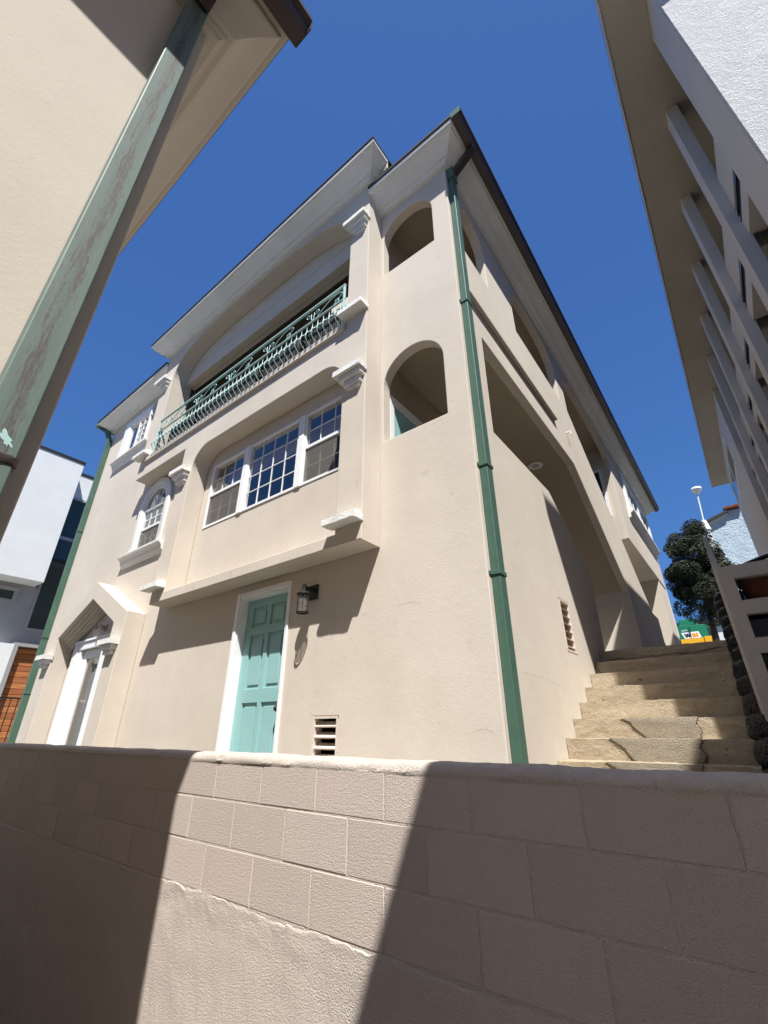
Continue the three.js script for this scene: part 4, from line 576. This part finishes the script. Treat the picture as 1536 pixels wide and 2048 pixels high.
// ------------------------------------------------------------------ modern white house beyond the left end
{
  const t = thing('modern_house', 'white modern house with overhanging box and tall dark glazing', 'house', [-19, -0.74, 0]);
  put('upper_box', B(-20, -16, 4.02, 8.17, -0.975, 9, 0.006), MAT.modernWhite, t); put('coping', B(-20, -15.97, 8.172, 8.25, -1.0, 9), MAT.blackMetal, t);
  const g = -16.75;
  put('recess_wall', [B(-20, g, 7.25, 8.13, -9, -0.99), B(-20, g, 2.30, 2.72, -9, 9), B(-20, g, 2.72, 4.015, -1.06, 9)], MAT.modernGrey, t); put('recess_top', B(g + 0.002, g + 0.02, 7.25, 8.13, -9, -0.99), MAT.modernWhite, t); put('recess_coping', B(-20, g + 0.05, 8.132, 8.2, -9, -1.01), MAT.blackMetal, t);
  const w = sub('curtain_window', t); put('pane', B(g - 0.05, g - 0.04, 5.80, 7.22, -4.5, -1.07), MAT.modernGlass, w); put('pane', B(g - 0.05, g - 0.04, 2.80, 5.70, -4.5, -1.07), MAT.modernGlass, w);
  put('frame', [B(g - 0.05, g + 0.03, 7.17, 7.25, -4.5, -1.06), B(g - 0.05, g + 0.03, 5.70, 5.80, -4.5, -1.06), B(g - 0.05, g + 0.03, 2.72, 2.80, -4.5, -1.06), B(g - 0.05, g + 0.03, 2.80, 7.17, -1.13, -1.06)], MAT.alu, w); put('room', B(-19, -18.8, 2.5, 7.5, -6, 0), MAT.room, t);
  const s = sub('small_window', t); put('pane', B(g + 0.002, g + 0.01, 3.52, 3.78, -0.52, 1.0), MAT.modernGlass, s); put('frame', [B(g, g + 0.04, 3.42, 3.52, -0.62, 1.1), B(g, g + 0.04, 3.78, 3.88, -0.62, 1.1), B(g, g + 0.04, 3.52, 3.78, -0.62, -0.52)], MAT.alu, s);
  put('lower_wall', B(-20, -16, -0.75, 2.20, -0.80, 9, 0.004), MAT.modernWhite, t); put('door_frame', [B(-16.3, -15.98, -0.7, 2.2, -0.90, -0.802), B(-16.3, -15.99, 2.16, 2.25, -3.5, -0.803)], MAT.alu, t);
  const d = sub('timber_wall', t); put('backing', B(-16.4, -16.2, -0.74, 2.155, -3.5, -0.91), woodMats[3], d);
  const R = rng(44); for (let i = 0; i < 19; i++) { const y = 2.13 - 0.152 * (i + 1); put('board', B(-16.2, -16.165 + R() * 0.006, y + 0.006, y + 0.146, -3.5, -0.93, 0.004), woodMats[i % 4], d); }
  const f = thing('iron_railing', 'dark iron railing in front of the timber boards', 'railing', [-15.2, -0.735, -1.4]);
  put('rail', [B(-15.22, -15.17, 0.76, 0.80, -4, 1.5), B(-15.21, -15.18, -0.60, -0.57, -4, 1.5)], MAT.blackMetal, f); for (let i = 0; i < 34; i++) put('bar', B(-15.205, -15.185, -0.735, 0.76, 1.45 - i * 0.16, 1.47 - i * 0.16), MAT.blackMetal, f);
}

// ------------------------------------------------------------------ the street at the top
{ // refuse truck seen from behind
  const z = -38, k = 41 / 30, X = (x) => x * k, Y = (y) => y * k, t = thing('refuse_truck', 'green and yellow refuse truck with WM panel on its tailgate', 'truck', [X(-1.9), 4.76, z - 3]);
  const body = [[X(-2.72), Y(4.35)], [X(-1.07), Y(4.35)], [X(-1.07), Y(5.0)], [X(-1.17), Y(5.25)], [X(-2.40), Y(5.33)], [X(-2.66), Y(5.15)]];
  put('body', extF(shapeOf(body), z - 7, z, 0.03), MAT.truckGreen, t); put('hopper_top', B(X(-2.42), X(-1.6), Y(5.34), Y(5.68), z - 6.5, z - 0.4, 0.05), MAT.truckGreen, t);
  put('bumper', B(X(-2.70), X(-1.07), Y(4.16), Y(4.55), z + 0.002, z + 0.12, 0.02), MAT.truckYellow, t); put('tail_step', B(X(-1.42), X(-1.05), Y(4.30), Y(4.60), z + 0.12, z + 0.2, 0.02), MAT.truckYellow, t); put('chassis', B(X(-2.6), X(-1.2), 5.0, Y(4.35) - 0.01, z - 7, z - 0.1), MAT.truckDark, t);
  for (const x of [-2.72, -1.10]) put('side_post', B(X(x) - 0.05, X(x) + 0.05, Y(4.35), Y(5.1), z + 0.002, z + 0.06), MAT.truckDark, t);
  for (const x of [-2.55, -1.30]) { const g = new THREE.CylinderGeometry(0.5, 0.5, 0.35, 24); g.rotateZ(Math.PI / 2); g.translate(X(x), 5.26, z - 1.2); put('wheel', g, MAT.truckDark, t); }
  const sg = sub('sign', t); put('panel', extF(shapeOf([[X(-2.42), Y(4.91)], [X(-2.30), Y(4.585)], [X(-1.53), Y(4.585)], [X(-1.60), Y(4.92)]]), z + 0.002, z + 0.02), MAT.truckWhite, sg);
  const font = await new FontLoader().loadAsync('fonts/droid/droid_sans_bold.typeface.json');
  for (const [ch, x, m] of [['W', -2.28, MAT.truckDark], ['M', -1.93, MAT.truckOrange]]) { const g = new TextGeometry(ch, { font, size: 0.25, depth: 0.01, bevelEnabled: true, bevelSize: 0.02, bevelThickness: 0.002, bevelSegments: 1 }); g.scale(1.25, 1, 1); g.translate(X(x), Y(4.66), z + 0.021); put('letter', g, m, sg); }
  { const g = new TextGeometry('209970', { font, size: 0.085, depth: 0.008 }); g.translate(X(-2.38), Y(4.99), z + 0.002); put('number', g, MAT.truckWhite, sg); }
  put('lifting_hook', [B(X(-1.98) - 0.012, X(-1.98) + 0.012, Y(4.50), Y(5.2), z + 0.04, z + 0.06), B(X(-1.98) - 0.05, X(-1.98) + 0.05, Y(4.95), Y(5.05), z + 0.04, z + 0.1)], MAT.truckDark, t);
}
{ // street tree
  const R = rng(77), base = [-0.62, hill(-16), -16], t = thing('street_tree', 'dense dark green street tree at the head of the steps', 'tree', base);
  const tr = (a, b, r0, r1) => { const c = new THREE.CatmullRomCurve3([new THREE.Vector3(...a), new THREE.Vector3((a[0] + b[0]) / 2 + (R() - 0.5) * 0.15, (a[1] + b[1]) / 2, (a[2] + b[2]) / 2 + (R() - 0.5) * 0.15), new THREE.Vector3(...b)]); const g = new THREE.TubeGeometry(c, 8, 1, 8); const p = g.attributes.position; for (let i = 0; i <= 8; i++) { const q = c.getPoint(i / 8), r = r0 + (r1 - r0) * i / 8; for (let j = 0; j <= 8; j++) { const id = i * 9 + j; p.setXYZ(id, q.x + (p.getX(id) - q.x) * r, q.y + (p.getY(id) - q.y) * r, q.z + (p.getZ(id) - q.z) * r); } } return g; };
  put('trunk', tr(base, [-0.5, 4.1, -16], 0.12, 0.07), MAT.bark, t);
  const clumps = []; for (let i = 0; i < 78; i++) { const a = R() * 6.283, u = R() * 2 - 1, q = Math.cbrt(0.15 + 0.85 * R()); const s = Math.sqrt(1 - u * u); clumps.push([-0.42 + 0.92 * q * s * Math.cos(a), 5.15 + 1.65 * q * u + (u < 0 ? 0.1 : 0), -16 + 0.95 * q * s * Math.sin(a), 0.17 + 0.25 * R()]); }
  clumps.push([-1.25, 3.95, -16, 0.35], [-0.9, 3.7, -15.9, 0.4], [-0.5, 3.55, -16, 0.4], [-0.35, 3.9, -15.8, 0.45], [-1.2, 5.2, -16, 0.35], [0.25, 4.6, -16, 0.35], [0.35, 5.0, -15.8, 0.3]);
  for (let i = 0; i < 9; i++) { const c = clumps[(i * 5) % 60]; put('limb', tr([-0.5, 3.6 + R() * 0.6, -16], [c[0], c[1], c[2]], 0.045, 0.015), MAT.bark, t); }
  const pos = [[], [], []];
  for (const [cx, cy, cz, cr] of clumps) for (let i = 0; i < 620 * (0.25 + cr * 2); i++) {
    const a = R() * 6.283, u = R() * 2 - 1, q = cr * Math.cbrt(0.25 + 0.75 * R()), s = Math.sqrt(1 - u * u), c = new THREE.Vector3(cx + q * s * Math.cos(a), cy + q * u * 0.9, cz + q * s * Math.sin(a));
    const d = new THREE.Vector3(R() - 0.5, R() - 0.6, R() - 0.5).normalize(), e = new THREE.Vector3(R() - 0.5, R() - 0.5, R() - 0.5).cross(d).normalize(), L = 0.034 + 0.026 * R(), w = 0.013 + 0.007 * R();
    const A = c.clone().addScaledVector(d, -L), Bp = c.clone().addScaledVector(e, w), C = c.clone().addScaledVector(d, L), D = c.clone().addScaledVector(e, -w); pos[(R() * 3) | 0].push(A.x, A.y, A.z, Bp.x, Bp.y, Bp.z, C.x, C.y, C.z, A.x, A.y, A.z, C.x, C.y, C.z, D.x, D.y, D.z);
  }
  const crown = sub('crown', t); pos.forEach((p, i) => { const g = new THREE.BufferGeometry(); g.setAttribute('position', new THREE.Float32BufferAttribute(p, 3)); g.computeVertexNormals(); const m = put('leaves', g, leafMats[i], crown, { uv: false }); m.userData.kind = 'stuff'; });
}
{ // street lamp
  const x = 0.24, z = -18, t = thing('street_lamp', 'tall pale street lamp with saucer head above the tree', 'lamp', [x, hill(z), z]);
  put('base_post', [cyl(x - 0.06, hill(z), 7.5, z, 0.13, 0.11, 20), cyl(x - 0.06, 7.3, 7.72, z, 0.17, 0.09, 20)], MAT.trim, t); put('pole', bar([x - 0.06, 7.6, z], [x + 0.05, 9.0, z], 0.05, 0.05, 0.012), MAT.trim, t);
  const h = new THREE.LatheGeometry([[0, -0.16], [0.06, -0.16], [0.13, -0.06], [0.19, 0.02], [0.20, 0.06], [0.17, 0.12], [0, 0.14]].map((p) => new THREE.Vector2(...p)), 28); h.translate(x + 0.07, 9.08, z); put('lamp_head', h, MAT.vinyl, t);
}
{ // pale blue house
  const z = -22, t = thing('pale_blue_house', 'pale blue rough stucco house with sloping tiled roof edge', 'house', [4, hill(-22), -26]);
  put('wall', extF(shapeOf([[-0.3, 2.5], [7, 2.5], [7, 10.2], [1.75, 9.42], [1.15, 9.40], [1.12, 9.20], [-0.3, 8.72]]), z - 8, z), MAT.dashBlue, t);
  put('roof_edge', bar([1.20, 9.34, z - 3.9], [-0.5, 8.77, z - 3.9], 8.3, 0.10), MAT.darkEdge, t); put('eave_trim', bar([1.18, 9.25, z - 3.93], [-0.5, 8.69, z - 3.93], 8.2, 0.10), MAT.vinylGrey, t); put('ridge_tiles', bar([1.10, 9.50, z - 3.9], [1.78, 9.53, z - 3.9], 8.3, 0.10), MAT.terracotta, t);
}
{ // low white building across the street
  const t = thing('white_garage', 'low white building with dark roof edge across the street', 'building', [-6, 4.76, -54]);
  put('wall', B(-14, 3, 4.5, 9.6, -58, -52), MAT.modernWhite, t); put('roof', B(-14.3, 3.3, 9.6, 9.95, -58.3, -51.6), MAT.darkEdge, t); put('garage_door', B(-5.2, -2.6, 4.8, 8.4, -52, -51.97), MAT.vinylGrey, t);
}
renderer.render(scene, camera);
